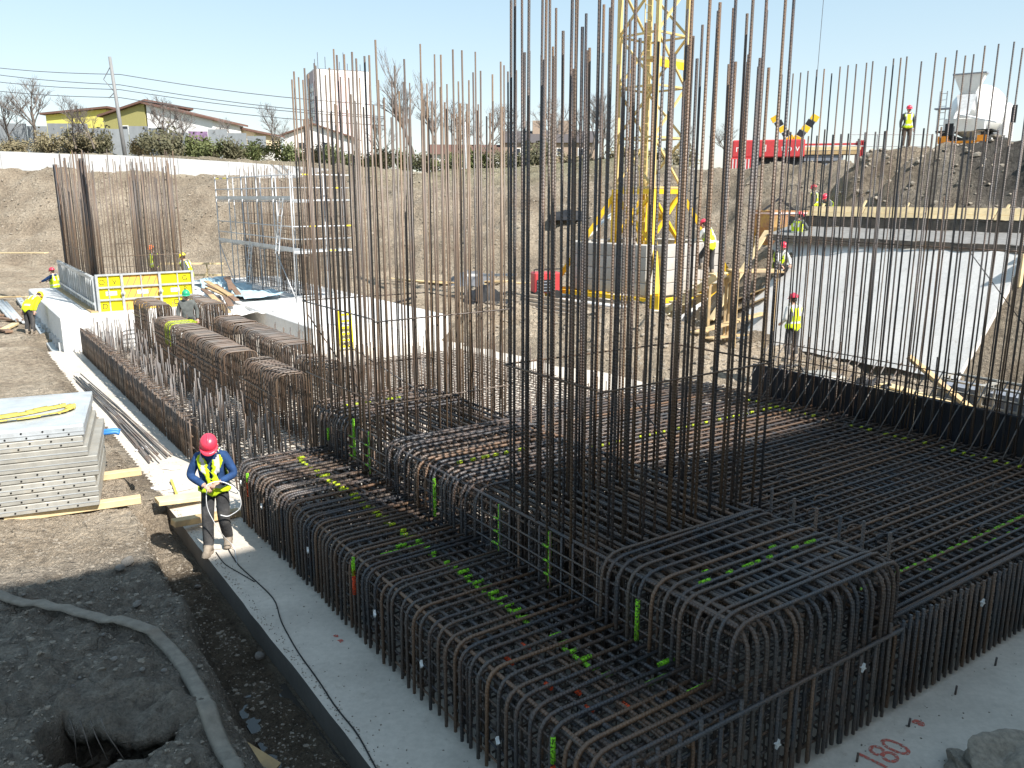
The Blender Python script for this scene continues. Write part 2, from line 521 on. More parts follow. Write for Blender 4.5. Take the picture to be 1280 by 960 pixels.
def foot_dist(x, y):
    """signed distance to the foot of the excavation bank (positive = up the bank) and position index"""
    best = np.full(x.shape, 1e9); side = np.zeros(x.shape); par = np.zeros(x.shape)
    for i in range(len(FOOT) - 1):
        a, b_ = FOOT[i], FOOT[i + 1]; d = b_ - a; L2 = d @ d
        t = np.clip(((x - a[0]) * d[0] + (y - a[1]) * d[1]) / L2, 0, 1)
        px, py = a[0] + t * d[0], a[1] + t * d[1]
        dist = np.hypot(x - px, y - py)
        cr = d[0] * (y - a[1]) - d[1] * (x - a[0])
        m = dist < best - 1e-9
        best = np.where(m, dist, best); side = np.where(m, np.sign(cr), side); par = np.where(m, i + t, par)
    return best * side, par

def pixel_ray(px, py):
    u = (px - 640) / F_PX; v = (480 - py) / F_PX
    c, s = math.cos(PITCH), math.sin(PITCH)
    return np.array([u, c + v * s, -s + v * c])

def at_z(px, py, z):
    r = pixel_ray(px, py); t = (z - CAM_H) / r[2]
    return Vector((r[0] * t, r[1] * t, z))

def at_y(px, py, Y):
    r = pixel_ray(px, py); t = Y / r[1]
    return Vector((r[0] * t, Y, CAM_H + r[2] * t))

HOLE = at_z(140, 935, 0.55)
MOUND = at_y(1395, 150, 31.0)

def height(x, y, detail=True, hole=True):
    x = np.asarray(x, float); y = np.asarray(y, float)
    u, v = to_uv(x, y)
    z = np.full(x.shape, -0.32)
    # open soil inside the pit, beyond the slab
    beyond = np.maximum(sstep(27.0, 29.5, v), sstep(11.8, 13.2, u))
    beyond = np.maximum(beyond, sstep(-1.7, -2.6, v))
    n_big = fbm(x * 0.22, y * 0.22, 4, 3); n_mid = fbm(x * 0.9, y * 0.9, 4, 11)
    z = z + beyond * (0.30 + 0.5 * n_big + 0.22 * n_mid)
    # heap of spoil in front of the crane
    g = np.exp(-(((u - 15.0) / 2.6) ** 2 + ((v - 16.0) / 3.4) ** 2))
    z = z + g * (1.5 + 0.8 * n_mid)
    g = np.exp(-(((u - 13.4) / 2.2) ** 2 + ((v - 21.5) / 2.5) ** 2)); z = z + g * (0.9 + 0.8 * n_mid)
    # left bank with the narrow trench along the slab
    edge = -1.36 - 0.13 * sstep(6.5, 2.0, v) + 0.22 * fbm(v * 0.9, v * 0.31 + 3, 3, 5)
    edge = edge + 0.42 * sstep(9.0, 11.5, v)
    top = 0.34 + 0.10 * fbm(x * 0.5, y * 0.5, 4, 21) + 0.30 * sstep(7.5, 4.2, v) + 0.12 * sstep(-2.0, -4.0, u)
    top = top - 0.2 * sstep(14, 22, v)
    wid = 0.28 + 0.25 * sstep(6, 3, v)
    k = sstep(0.0, 1.0, (edge - u) / wid)
    z = np.where(u < -0.7, z * (1 - k) + top * k, z)
    trench_fill = sstep(9.2, 10.4, v) * sstep(-0.5, -0.8, u)
    z = np.where(u < -0.7, np.maximum(z, trench_fill * 0.02 - 0.5 * (1 - trench_fill)), z)
    # clods
    if detail:
        onbank = sstep(-1.1, -1.6, u)
        cl = np.abs(fbm(x * 2.3, y * 2.3, 4, 31)) * 0.20 + 0.10 * np.abs(fbm(x * 5.5, y * 5.5, 3, 41))
        rough = 0.45 + 0.9 * sstep(7.8, 6.0, v)
        z = z + onbank * (cl - 0.05) * rough
        tr = sstep(-0.85, -0.95, u) * (1 - onbank)
        z = z + tr * (0.10 * fbm(x * 3, y * 3, 4, 51) + 0.03)
        z = z + beyond * 0.05 * fbm(x * 4, y * 4, 3, 61)
    # hole under the near bank
    hx, hy = x - HOLE.x, y - HOLE.y
    hd = np.hypot(hx / 0.55, hy / 0.52) + 0.25 * fbm(x * 3, y * 3, 3, 71)
    z = z - (2.2 if hole else 0.0) * sstep(0.98, 0.72, hd) + 0.10 * sstep(1.7, 1.15, hd) * sstep(0.8, 1.1, hd)
    # excavation banks
    d, par = foot_dist(x, y)
    dn = d + 1.2 * fbm(x * 0.16, y * 0.16, 3, 81) * sstep(-2, 4, np.abs(d)) * (par < 8)
    ztop = np.interp(x, [-60, -40, -28, -17, -9, 0, 8, 12, 16], [7.9, 7.5, 7.1, 6.5, 5.75, 5.7, 6.3, 6.7, 6.9])
    farb = ztop * np.clip(dn / 9.5, 0, 1) ** 0.85 + 1.5 * sstep(12.5, 15, dn) * sstep(-6, -9, x) + 2.0 * sstep(11, 24, dn) * sstep(-9, -6, x) * sstep(16, 10, x) + 0.4 * sstep(20, 60, dn)
    farb = farb + 1.0 * fbm(x * 0.33, y * 0.33, 4, 91) * sstep(0.5, 3, dn) * sstep(12, 8, dn)
    nb = 3.2 * np.clip(d / 3.0, 0, 1) + 0.0
    nb = nb + 1.0 * sstep(3.6, 4.4, d) * sstep(6.8, 7.6, v) * sstep(17.4, 16.8, v) * 0 + 3.9 * sstep(5.4, 10.5, d + 0.8 * fbm(x * 0.3, y * 0.3, 3, 95)) + 0.5 * sstep(11, 30, d)
    nb = nb + 0.55 * fbm(x * 0.6, y * 0.6, 4, 97) * sstep(5, 6.5, d) * sstep(26, 10, d)
    wgt = sstep(7.3, 8.6, par)
    bank = farb * (1 - wgt) + nb * wgt
    z = np.where(d > 0, z * np.clip(1 - d / 0.8, 0, 1) + bank - 0.12 * np.clip(d, 0, 1), z)
    if detail:
        z = z + 0.34 * fbm(x * 1.3, y * 1.3, 5, 99) * sstep(0.3, 2, d) * sstep(40, 15, d) * (1 - wgt * sstep(5.0, 4.0, d) * sstep(6.6, 7.2, v) * sstep(17.0, 16.6, v))
    # dark mound beside the mixer road
    md = np.hypot((x - MOUND.x) / 5.2, (y - MOUND.y) / 5.5) + 0.10 * fbm(x * 0.8, y * 0.8, 4, 101)
    z = np.where(md < 1.15, np.maximum(z, (MOUND.z - 0.2) * sstep(1.15, 0.1, md) + 0.45 * fbm(x * 1.3, y * 1.3, 4, 103) * sstep(1.1, 0.9, md) - 0.2), z)
    pk = at_y(1128, 187, 36.5); kd_ = np.hypot((x - pk.x) / 3.4, (y - pk.y) / 4.0) + 0.12 * fbm(x * 0.9, y * 0.9, 3, 111)
    z = np.where(kd_ < 1.9, np.maximum(z, pk.z * sstep(1.9, 0.25, kd_) + 0.2 * fbm(x * 1.6, y * 1.6, 3, 113) * sstep(1.5, 1.0, kd_)), z)
    # level plateau and fall away far out
    return z

def hgt(x, y): return float(height(np.array([x]), np.array([y]))[0])

def axis(segs):
    out = [segs[0][0]]
    for (a, b_, st) in segs:
        n = max(1, int(round(abs(b_ - a) / st)))
        out += list(a + (b_ - a) * (np.arange(1, n + 1) / n))
    return np.array(out)
gx = axis([(-900, -200, 70), (-200, -60, 5), (-60, -20, 0.5), (-20, -9, 0.2), (-9, 0.2, 0.05), (0.2, 26, 0.24), (26, 60, 0.8), (60, 200, 6), (200, 1500, 90)])
gy = axis([(-60, 0, 8), (0, 3.2, 0.4), (3.2, 13.5, 0.055), (13.5, 30, 0.16), (30, 66, 0.26), (66, 90, 0.6), (90, 200, 6), (200, 2600, 120)])
GX, GY = np.meshgrid(gx, gy)
GZ = height(GX, GY)
nx, ny = len(gx), len(gy)
me = bpy.data.meshes.new('ground')
co = np.stack([GX, GY, GZ], -1).reshape(-1, 3)
ii = np.arange(nx * ny).reshape(ny, nx)
fa = np.stack([ii[:-1, :-1], ii[:-1, 1:], ii[1:, 1:], ii[1:, :-1]], -1).reshape(-1, 4)
me.vertices.add(len(co)); me.vertices.foreach_set('co', co.ravel())
me.loops.add(fa.size); me.loops.foreach_set('vertex_index', fa.ravel())
me.polygons.add(len(fa)); me.polygons.foreach_set('loop_start', np.arange(0, fa.size, 4))
me.polygons.foreach_set('loop_total', np.full(len(fa), 4))
me.polygons.foreach_set('use_smooth', np.ones(len(fa), bool))
me.update(); me.validate()
me.materials.append(MATS['soil'])
GU, GV = to_uv(GX, GY)
tint = np.ones(GX.shape + (4,))
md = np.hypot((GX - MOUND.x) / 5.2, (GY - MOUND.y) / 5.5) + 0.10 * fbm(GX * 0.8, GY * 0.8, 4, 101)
kd = sstep(1.05, 0.9, md)[..., None]                    # darker spoil heap, its shade put into the soil colour
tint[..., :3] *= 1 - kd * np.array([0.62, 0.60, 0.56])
fd, fp = foot_dist(GX, GY)
kr = (sstep(4.6, 5.6, fd) * sstep(7.6, 8.4, fp))[..., None]          # greyish rubble on the right bank
tint[..., :3] *= 1 - kr * np.array([0.20, 0.17, 0.12])
kw_ = (sstep(-0.8, -0.95, GU) * sstep(-1.75, -1.4, GU) * sstep(9.5, 8.5, GV) * sstep(0, 1.5, 9 - GV))[..., None]   # wet trench bottom
tint[..., :3] *= 1 - kw_ * np.array([0.52, 0.54, 0.56])
kn = (sstep(8.2, 6.8, GV) * sstep(-1.2, -1.7, GU))[..., None]        # slightly bluer soil tone on the near bank
tint[..., :3] *= 1 - kn * np.array([0.02, -0.02, -0.10])
kl = (sstep(7.0, 8.6, GV) * sstep(-0.9, -1.4, GU) * sstep(0.5, -1.0, fd))[..., None]  # sunlit stretch of the left bank, brightness put into the soil colour
tint[..., :3] *= 1 + kl * np.array([0.42, 0.42, 0.42])
kf = (np.maximum(sstep(27.0, 29.0, GV), sstep(11.8, 13.0, GU)) * sstep(0.5, -1.0, fd) * (GU > -0.8))[..., None]  # pit floor: its sunlit brightness put into the tint
tint[..., :3] *= 1 + kf * np.array([0.30, 0.29, 0.27])
kp = sstep(6, 30, fd)[..., None]                                      # grassy plateau
tint[..., :3] *= 1 - kp * np.array([0.35, 0.25, 0.42])
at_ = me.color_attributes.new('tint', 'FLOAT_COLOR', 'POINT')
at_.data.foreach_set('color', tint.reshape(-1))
ground = struct(link('ground', me))

def hit(px, py, tmax=200.0):
    """first point where the line of sight meets the terrain"""
    r = pixel_ray(px, py); ts = np.linspace(3.0, tmax, 4000)
    zz = height(r[0] * ts, r[1] * ts); below = (CAM_H + r[2] * ts) < zz
    i = int(np.argmax(below)) if below.any() else len(ts) - 1
    return Vector((r[0] * ts[i], r[1] * ts[i], zz[i]))

# ------------------------------------------------------------------ slab, slope, retaining wall
def site_box(name, mats, u0, u1, v0, v1, z0, z1, parent=None, bevel=0.0):
    o = MB().box(u0, u1, v0, v1, z0, z1).build(name, mats, parent, False, bevel)
    if parent is None: o.location = W(0, 0, 0); o.rotation_euler = (0, 0, TH)
    return o

def slab_mesh():
    m = MB()
    # outline with slightly wavy left edge; the cast edge is a dark band
    vs = [-1.75 + 0.35 * i for i in range(83)]
    L = [(-0.83 + 0.006 * math.sin(v * 2.1) + random.uniform(-0.006, 0.006), v) for v in vs]
    Rr = [(12.2, v) for v in vs]
    for i in range(len(vs) - 1):
        a, b_, c, d = L[i], L[i + 1], Rr[i + 1], Rr[i]
        m.cur = 0; m.quad((*a, 0), (*d, 0), (*c, 0), (*b_, 0))
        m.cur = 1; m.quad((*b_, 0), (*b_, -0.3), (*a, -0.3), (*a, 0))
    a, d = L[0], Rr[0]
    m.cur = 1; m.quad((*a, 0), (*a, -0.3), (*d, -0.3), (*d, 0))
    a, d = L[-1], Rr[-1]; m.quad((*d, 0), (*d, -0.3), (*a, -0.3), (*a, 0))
    return m
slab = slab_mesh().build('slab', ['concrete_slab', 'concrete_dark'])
slab.location = W(0, 0, 0); slab.rotation_euler = (0, 0, TH); struct(slab)

# blinding layer on the inclined bank: white sheet, then rough wet band and trench boards above
def slope_sheet():
    m = MB(); nu, nv = 10, 30
    def P(i, j):
        v = 7.35 + (16.5 - 7.35) * j / nv
        t = i / nu
        u0 = 19.15 + 0.55 * (j / nv) ** 2
        return (u0 + t * 3.15, v, 0.0 + t * 3.32 + 0.10 + 0.02 * math.sin(j * 1.3 + i))
    for i in range(nu):
        for j in range(nv):
            m.quad(P(i, j), P(i + 1, j), P(i + 1, j + 1), P(i, j + 1))
    n = nu
    for j in range(nv):    # thickness at top
        a, b_ = P(nu, j), P(nu, j + 1)
        m.quad(a, (a[0] + 0.05, a[1], a[2] - 0.3), (b_[0] + 0.05, b_[1], b_[2] - 0.3), b_)
    for i in range(nu):
        a, b_ = P(i, 0), P(i + 1, 0); m.quad(a, (a[0], a[1], a[2] - 0.3), (b_[0], b_[1], b_[2] - 0.3), b_)
        a, b_ = P(i, nv), P(i + 1, nv); m.quad(b_, (b_[0], b_[1], b_[2] - 0.3), (a[0], a[1], a[2] - 0.3), a)
    return m
o = slope_sheet().build('slope', 'concrete_slope', None, True)
o.location = W(0, 0, 0); o.rotation_euler = (0, 0, TH); struct(o)

def band(name, mat, f0, f1, v0, v1, n=40, amp=0.05):
    m = MB()
    for j in range(n):
        va, vb = v0 + (v1 - v0) * j / n, v0 + (v1 - v0) * (j + 1) / n
        def q(f, v, k):
            u, z = f; w = amp * (math.sin(v * 3.1 + k) + math.sin(v * 7.7 + 2 * k)) * 0.5
            return (u + w, v, z + w * 0.6)
        m.quad(q(f0, va, 1), q(f1, va, 2), q(f1, vb, 2), q(f0, vb, 1))
    o = m.build(name, mat, None, True); o.location = W(0, 0, 0); o.rotation_euler = (0, 0, TH)
    return struct(o)
band('trench_edge', 'soil_trench_shade', (22.28, 3.40), (22.38, 3.62), 7.4, 16.5, amp=.03)  # dark band: trench shadow put into the colour of this step
band('gravel_ledge', 'wet_concrete', (22.38, 3.62), (23.75, 3.92), 7.4, 16.6, amp=.03)
band('trench_face', 'soil_trench_shade', (23.75, 3.92), (23.85, 4.26), 7.4, 16.7, amp=.05)  # upper dark band, again trench shadow as colour
band('bench', 'soil', (23.85, 4.26), (25.6, 4.30), 7.2, 16.9, amp=.05)

def plank(name, a, b_, w, h, mat, label, group=None, cat='plank', roll=0.0):
    """board from point a to point b (world), width w, thickness h"""
    a, b_ = Vector(a), Vector(b_); d = b_ - a; L = d.length
    q = d.to_track_quat('X', 'Z')
    o = MB().box(0, L, -w / 2, w / 2, -h / 2, h / 2).build(name, mat, None, False, min(w, h) * 0.08)
    o.location = a
    o.rotation_mode = 'QUATERNION'
    o.rotation_quaternion = q @ Matrix.Rotation(roll, 3, 'X').to_quaternion()
    if label: tag(o, label, cat, group)
    return o

# shuttering boards along the top of the slope
bt = thing('timber_shuttering', 'long pale timber boards on edge along the top of the white concrete slope', 'formwork', W(24.6, 7.2, 4.2), TH); bt.rotation_euler = (0, R(38), TH)
for i in range(4):
    for k in range(2):
        link('plank', MB().box(0.02 * k, 0.05 + 0.02 * k, 2.35 * i + 0.02, 2.35 * i + 2.33, 0.30 * k, 0.30 * k + 0.28).mesh('plank', 'timber_pale', False, 0.006), bt)
for i in range(6):
    link('stake', MB().box(0.08, 0.13, 0.4 + 1.7 * i, 0.47 + 1.7 * i, -0.4, 0.75 + 0.2 * random.random()).mesh('stake', 'timber_pale'), bt)
bt2 = thing('timber_shuttering', 'short upright timber boards at the right end of the concrete slope', 'formwork', W(21.6, 7.2, 3.0), TH)
for i in range(4):
    link('plank', MB().box(0.5 * i, 0.5 * i + 0.46, -0.06 + 0.01 * i, -0.01 + 0.01 * i, -0.5 + 0.2 * i, 0.45 + 0.22 * i + random.uniform(-.1, .1)).mesh('plank', 'timber_pale', False, 0.006), bt2)
link('stake', MB().box(0.9, 0.97, -0.14, -0.08, -0.6, 1.15).mesh('stake', 'timber_pale'), bt2)
plank('timber_board', W(19.6, 16.62, 0.6), W(22.6, 16.72, 3.75), 0.25, 0.05, 'timber_pale', 'narrow pale edge board climbing the left side of the concrete slope')

# retaining wall of precast units along the railway
rw = [at_y(-60, 190, 74.0), at_y(0, 189, 74.0), at_y(74, 192, 74), at_y(150, 194, 74), at_y(222, 198, 74), at_y(286, 202, 74), at_y(316, 204, 75), at_y(410, 211, 75), at_y(508, 219, 76)]
wall = thing('retaining_wall', 'low white concrete retaining wall topping the far earth bank', 'wall', rw[0])
for a, b_ in zip(rw[:-1], rw[1:]):
    d = b_ - a; n = max(1, round(d.length / 6.5))
    for i in range(n):
        p, q = a + d * (i / n), a + d * ((i + 1) / n) - d.normalized() * 0.05
        m = MB(); h = 1.55
        off = Vector((0, 0.35, 0))
        vs = [p - Vector((0, 0, h)), q - Vector((0, 0, h)), q, p]
        for s_ in (Vector((0, 0, 0)), off): m.v += [tuple(x + s_ - rw[0]) for x in vs]
        for f in ((0, 1, 2, 3), (7, 6, 5, 4), (3, 2, 6, 7), (0, 3, 7, 4), (2, 1, 5, 6), (1, 0, 4, 5)): m.face(f)
        m.build('wall_unit', 'concrete_wall', wall)

# ------------------------------------------------------------------ the big cage
cage = thing('rebar_cage', 'huge stepped cage of dark rust-flecked reinforcing bars on the concrete slab', 'rebar cage', W(0, 0, 0), TH)
RB = 0.0195
VL = 8.75           # length of cage along v
def poly_mesh(key, pts, r, mat, rad=0.2, sides=6, n=4):
    if key not in _cache:
        _cache[key] = MB().tube(bend(pts, rad, n), r, sides).mesh('bar', mat, 'q')
    return _cache[key]
def hoop(name, key, pts, loc, r=RB, mat='steel_near', rad=0.2, jz=0.009):
    o = link(name, poly_mesh(key, pts, r, mat, rad), cage, (loc[0] + random.gauss(0, .010), loc[1] + random.gauss(0, .012), loc[2] + random.gauss(0, .008)))
    o.rotation_euler = (random.gauss(0, jz), random.gauss(0, jz), random.gauss(0, jz))
    return o

# A left step: bent bars, legs down the left face, tops running in under the plinth
A_V, MAT_V, PL_V = [], [], []
v = 0.06; i = 0
while v < VL:
    A_V.append(v)
    L = random.choice((1.75, 1.8, 1.9))
    hoop('bent_bar', ('A', L), [(0, 0, 0.05), (0, 0, 0.985), (L, 0, 0.985)], (0, v, random.choice((0, 0, 0.01, -0.02))), rad=0.2)
    if i % 2 == 0:
        hoop('inner_bent_bar', ('A2',), [(0, 0, 0.04), (0, 0, 0.90), (0.55, 0, 0.90)], (0.05, v + 0.075, 0), r=0.014, rad=0.12)
    else:
        hoop('inner_bent_bar', ('A3',), [(0, 0, 0.04), (0, 0, 0.84), (0.16, 0, 0.84), (0.16, 0, 0.62)], (0.06, v + 0.075, 0), r=0.015, rad=0.08)
    v += (0.125 if v > 4 else 0.15) + random.uniform(-.01, .01); i += 1
for k in range(11): bar('long_bar', cage, (0.10 + 0.145 * k, 0.02, 0.942), VL, 'y', RB, jit=0.002)
for k in range(8): bar('long_bar', cage, (0.14 + 0.19 * k, 0.03, 0.80), VL, 'y', RB, jit=0.002)
for k in range(6): bar('side_bar', cage, (0.045, 0.03, 0.12 + 0.14 * k), VL, 'y', 0.012, jit=0.001)

# C/D right mat
v = 0.10
U_R0, U_R1 = 3.62, 10.25
while v < VL:
    MAT_V.append(v)
    bar('mat_bar', cage, (U_R0 + random.uniform(-.1, .05), v + random.gauss(0, .008), 1.0), U_R1 - U_R0 + random.choice((0, .05, .1)), 'x', RB, 'steel_near', 0.0015)
    bar('lower_mat_bar', cage, (U_R0, v + 0.095, 0.87), U_R1 - U_R0, 'x', 0.016, 'steel_near', 0.002)
    v += 0.165
u = 3.75
while u < U_R1:
    bar('cross_bar', cage, (u, 0.04, 0.962), VL, 'y', 0.017, 'steel_near', 0.0015)
    bar('lower_cross_bar', cage, (u + 0.09, 0.04, 0.83), VL, 'y', 0.015, 'steel_near', 0.0015)
    u += 0.18
# little spacer hooks scattered on the mat
for i in range(60):
    hoop('spacer_hook', ('hk',), [(0, 0, -0.3), (0, 0, 0.05), (0.10, 0.0, 0.05), (0.34, 0, -0.04)], (random.uniform(4.0, 9.8), random.uniform(0.3, 8.4), 1.0), r=0.011, rad=0.05, jz=0.03)

# E right face
u = 0.07; i = 0
while u < U_R1:
    inb = 1.38 < u < 3.72
    if inb:
        hoop('face_bent_bar', ('E', 1), [(0, 0, 0.05), (0, 0, 1.60), (0, 1.7, 1.60)], (u, 0, 0), rad=0.24)
        if i % 2: bar('face_stub', cage, (u + 0.06, -0.03, 0.05), random.uniform(0.82, 1.0), 'z', 0.017, 'steel_near', 0.004)
    else:
        hoop('face_bent_bar', ('E', 0), [(0, 0, 0.05), (0, 0, 0.93), (0, 0.6, 0.93)], (u, 0.02, 0), rad=0.14, r=0.0175)
        if u > 3.7 or i % 2: bar('face_stub', cage, (u + 0.06, -0.02, 0.05), random.uniform(0.93, 0.99), 'z', 0.018, 'steel_near', 0.004)
    u += 0.118; i += 1
for k in range(5): bar('face_long_bar', cage, (0.03, 0.05, 0.14 + 0.19 * k), U_R1, 'x', 0.014)
for (vv, zz) in ((0.05, 1.03), (0.14, 1.03), (0.25, 1.035)): bar('edge_bar', cage, (3.7, vv, zz), 6.6, 'x', 0.021)
bar('edge_bar', cage, (0.35, -0.035, 0.93), 3.4, 'x', 0.02)

# F plinth
for k in range(15): bar('plinth_long_bar', cage, (1.50 + 0.157 * k, 0.08, 1.585), 9.0, 'y', RB, jit=0.0012)
for k in range(12): bar('plinth_long_bar', cage, (1.55 + 0.19 * k, 0.08, 1.46), 9.0, 'y', 0.016, jit=0.0012)
for zz in (1.10, 1.25, 1.41):
    for uu in (1.43, 3.76): bar('plinth_side_bar', cage, (uu, 0.05, zz), 9.0, 'y', 0.011)
for (va, vb) in ((0.10, 1.78), (4.0, 6.42), (7.72, 9.12)):
    v = va; i = 0
    while v < vb:
        PL_V.append(v)
        hoop('plinth_hoop', ('F', 0), [(0, 0, 0.62), (0, 0, 1.64), (2.36, 0, 1.64), (2.36, 0, 0.62)], (1.41, v, 0), rad=0.24)
        if i % 2 == 0:
            hoop('plinth_inner_hoop', ('F', 1), [(0, 0, 0.62), (0, 0, 1.55), (0.9, 0, 1.52)], (1.45, v + 0.08, 0), r=0.013, rad=0.14)
        v += 0.14 + random.uniform(-.012, .012); i += 1
    for k in range(6):
        v_ = va + (vb - va) * (k + .5) / 6
        bar('plinth_stub', cage, (3.86, v_, 0.7), random.uniform(1.08, 1.16), 'z', 0.017, 'steel_near', 0.006)
# bars of the plinth side face in the open bays
for (va, vb) in ((1.82, 3.98), (6.45, 7.70)):
    v = va
    while v < vb:
        bar('bay_bar', cage, (1.46, v, 0.3), 1.28, 'z', 0.013, 'steel_near', 0.004)
        bar('bay_bar', cage, (3.72, v, 0.3), 1.28, 'z', 0.013, 'steel_near', 0.004)
        v += 0.19
    for k in range(5):
        bar('bay_cross_bar', cage, (1.42, va + (vb - va) * (k + .5) / 5, 1.0), 2.4, 'x', 0.014)
# dim interior: bottom mats, chairs and vertical links that cannot be told apart
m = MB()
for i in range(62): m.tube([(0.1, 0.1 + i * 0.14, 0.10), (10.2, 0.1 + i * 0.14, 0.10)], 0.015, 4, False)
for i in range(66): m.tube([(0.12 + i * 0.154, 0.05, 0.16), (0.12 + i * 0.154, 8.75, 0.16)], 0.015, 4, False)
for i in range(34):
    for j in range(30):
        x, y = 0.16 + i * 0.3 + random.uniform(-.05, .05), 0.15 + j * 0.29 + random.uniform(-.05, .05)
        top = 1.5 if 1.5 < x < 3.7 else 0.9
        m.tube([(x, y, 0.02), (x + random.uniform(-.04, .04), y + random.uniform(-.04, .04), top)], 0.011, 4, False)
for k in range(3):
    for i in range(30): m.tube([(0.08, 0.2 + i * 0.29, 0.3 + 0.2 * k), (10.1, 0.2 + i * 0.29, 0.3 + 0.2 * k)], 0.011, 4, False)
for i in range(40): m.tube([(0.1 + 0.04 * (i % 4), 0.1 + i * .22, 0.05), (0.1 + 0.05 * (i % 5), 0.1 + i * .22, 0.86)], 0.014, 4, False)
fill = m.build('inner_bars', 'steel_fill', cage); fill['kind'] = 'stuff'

# slanting light bars along the far edge and black edge plates
for k in range(27):
    v = 0.35 + k * 0.26
    o = link('slanting_bar', bar_mesh(1.45, 0.0115, 'steel_grey'), cage, (9.85, v, 0.98)); o.rotation_euler = (0, R(44) + random.gauss(0, .02), random.gauss(0, .02))
plates = thing('edge_plate', 'row of black steel shutter plates along the far edge of the rebar mat', 'formwork', W(10.62, 0.2, 0.0), TH)
for k in range(6): link('plate', MB().box(0, 0.05, 1.21 * k, 1.21 * k + 1.19, 0.0, 1.52).mesh('plate', 'plate_black', False, 0.008), plates)

# sprayed marks
def sleeve(u, v, z, axis_, L, mat, r=RB + 0.0025):
    L *= random.uniform(.8, 1.5)
    m = MB().tube([(0, 0, 0), (0, 0, L * .5), (0, 0, L)], [r * .98, r * 1.0, r * .98], 6)
    L = round(L, 2); m = MB().tube([(0, 0, 0), (0, 0, L)], r, 6)
    key = ('slv', L, mat, round(r, 4))
    if key not in _cache: _cache[key] = m.mesh('paint', mat, 'q')
    o = link('paint_mark', _cache[key], cage, (u, v, z)); o.rotation_euler = ROT[axis_]
    return o
near = lambda L_, v_: min(L_, key=lambda q: abs(q - v_))
for v in A_V:      # yellow-green survey line across the left step
    if v < .5 or v > 8.4 or random.random() < .12: continue
    sleeve(0.80 + random.uniform(-.02, .02), v, 0.985, 'x', random.uniform(.05, .10), 'paint_yellowgreen' if v > 4.5 else 'paint_green')
    if random.random() < .6: sleeve(0.825, v - 0.09, 0.943, 'y', 0.07, 'paint_green' if v < 5 else 'paint_yellowgreen')
for v_, z0 in ((4.35, 0.55), (0.62, 0.45), (8.2, 0.55)):
    sleeve(-0.002, v_, z0, 'z', 0.22, 'paint_orange', RB + .004); sleeve(-0.002, v_, z0 + .23, 'z', 0.16, 'paint_green', RB + .004)
for (u, v_) in ((0.3, 4.3), (0.4, 4.28), (0.55, 4.4), (0.62, 4.25)): sleeve(u, near(A_V, v_), 0.985, 'x', 0.12, 'paint_green')
for i in range(34):  # dotted lines sprayed on the mat where bars cross
    sleeve(3.95 + i * 0.18 + random.uniform(-.02, .02), near(MAT_V, .55), 1.001, 'x', random.uniform(.05, .10), 'paint_green', RB + .002)
    if random.random() < .4: sleeve(3.95 + i * 0.18, near(MAT_V, .38), 1.001, 'x', .05, 'paint_green', RB + .002)
for i in range(30):
    sleeve(4.4 + i * 0.18 + random.uniform(-.02, .02), near(MAT_V, 6.05), 1.001, 'x', random.uniform(.04, .08), 'paint_yellowgreen', RB + .002)
for v in MAT_V:
    if v < 7 and random.random() < .8: sleeve(9.6 + random.uniform(-.03, .03), v, 1.001, 'x', random.uniform(.05, .1), 'paint_yellowgreen', RB + .002)
for (n_, v0, mt) in ((9, .83, 'paint_green'), (6, 5.0, 'paint_yellowgreen'), (6, 8.6, 'paint_yellowgreen')):
    for i in range(n_): sleeve(1.75 + i * .19 + random.uniform(-.02, .02), near(PL_V, v0 + random.choice((0, 0, .12))), 1.64, 'x', random.uniform(.05, .12), mt)
for (v_, z0, L) in ((4.98, .98, .5), (1.2, 1.0, .4), (8.45, 1.15, .25)): sleeve(1.408, near(PL_V, v_), z0, 'z', L, 'paint_green', RB + .003)
for (v_, z0, L) in ((3.55, 1.0, .7), (2.6, .9, .62), (7.55, 1.05, .55), (7.0, .95, .6)): sleeve(1.47, v_, z0, 'z', L, 'paint_green', 0.0205)
for v_ in (3.55, 2.6, 7.55, 7.0):
    for zz in (1.10, 1.25, 1.41): sleeve(1.43, v_ - .04, zz, 'y', 0.09, 'paint_green', 0.0135)
for u_, z0 in ((8.0, .62),): sleeve(u_, -0.022, z0, 'z', 0.2, 'paint_orange', .022); sleeve(u_, -0.022, z0 + .22, 'z', 0.16, 'paint_green', .022)
for (u, v_) in ((.35, 1.1), (.5, .9), (.42, .65), (.7, .5), (.3, 1.6), (.55, 1.7)): sleeve(u, v_, .943, 'y', .08, 'paint_orange')
for u_, v_ in ((1.2, 0.42), (1.0, 0.7), (1.3, 0.85)): sleeve(u_, near(A_V, v_), .985, 'x', .22, 'paint_green')

# white plastic spacers clipped to the faces
def spacer_mesh():
    m = MB()
    pts = []
    for k in range(8):
        a = 2 * math.pi * k / 8; r_ = 0.045 if k % 2 == 0 else 0.02
        pts.append((r_ * math.cos(a), r_ * math.sin(a)))
    m.prism(pts, -0.012, 0.012)
    return m.mesh('spacer', 'spacer_white')
spm = spacer_mesh()
for k, (v_, z_) in enumerate(((7.5, .62), (5.7, .6), (3.75, .58), (2.7, .5), (1.35, .45), (8.45, .7))):
    o = link('spacer', spm, cage, (-0.035, v_, z_)); o.rotation_euler = (0.3, R(90), 0)
for k, (u_, z_) in enumerate(((1.9, .45), (3.1, .75), (5.3, .75), (6.4, .75), (7.9, .8), (1.5, .2))):
    o = link('spacer', spm, cage, (u_, -0.05, z_)); o.rotation_euler = (R(90), 0.4, 0)

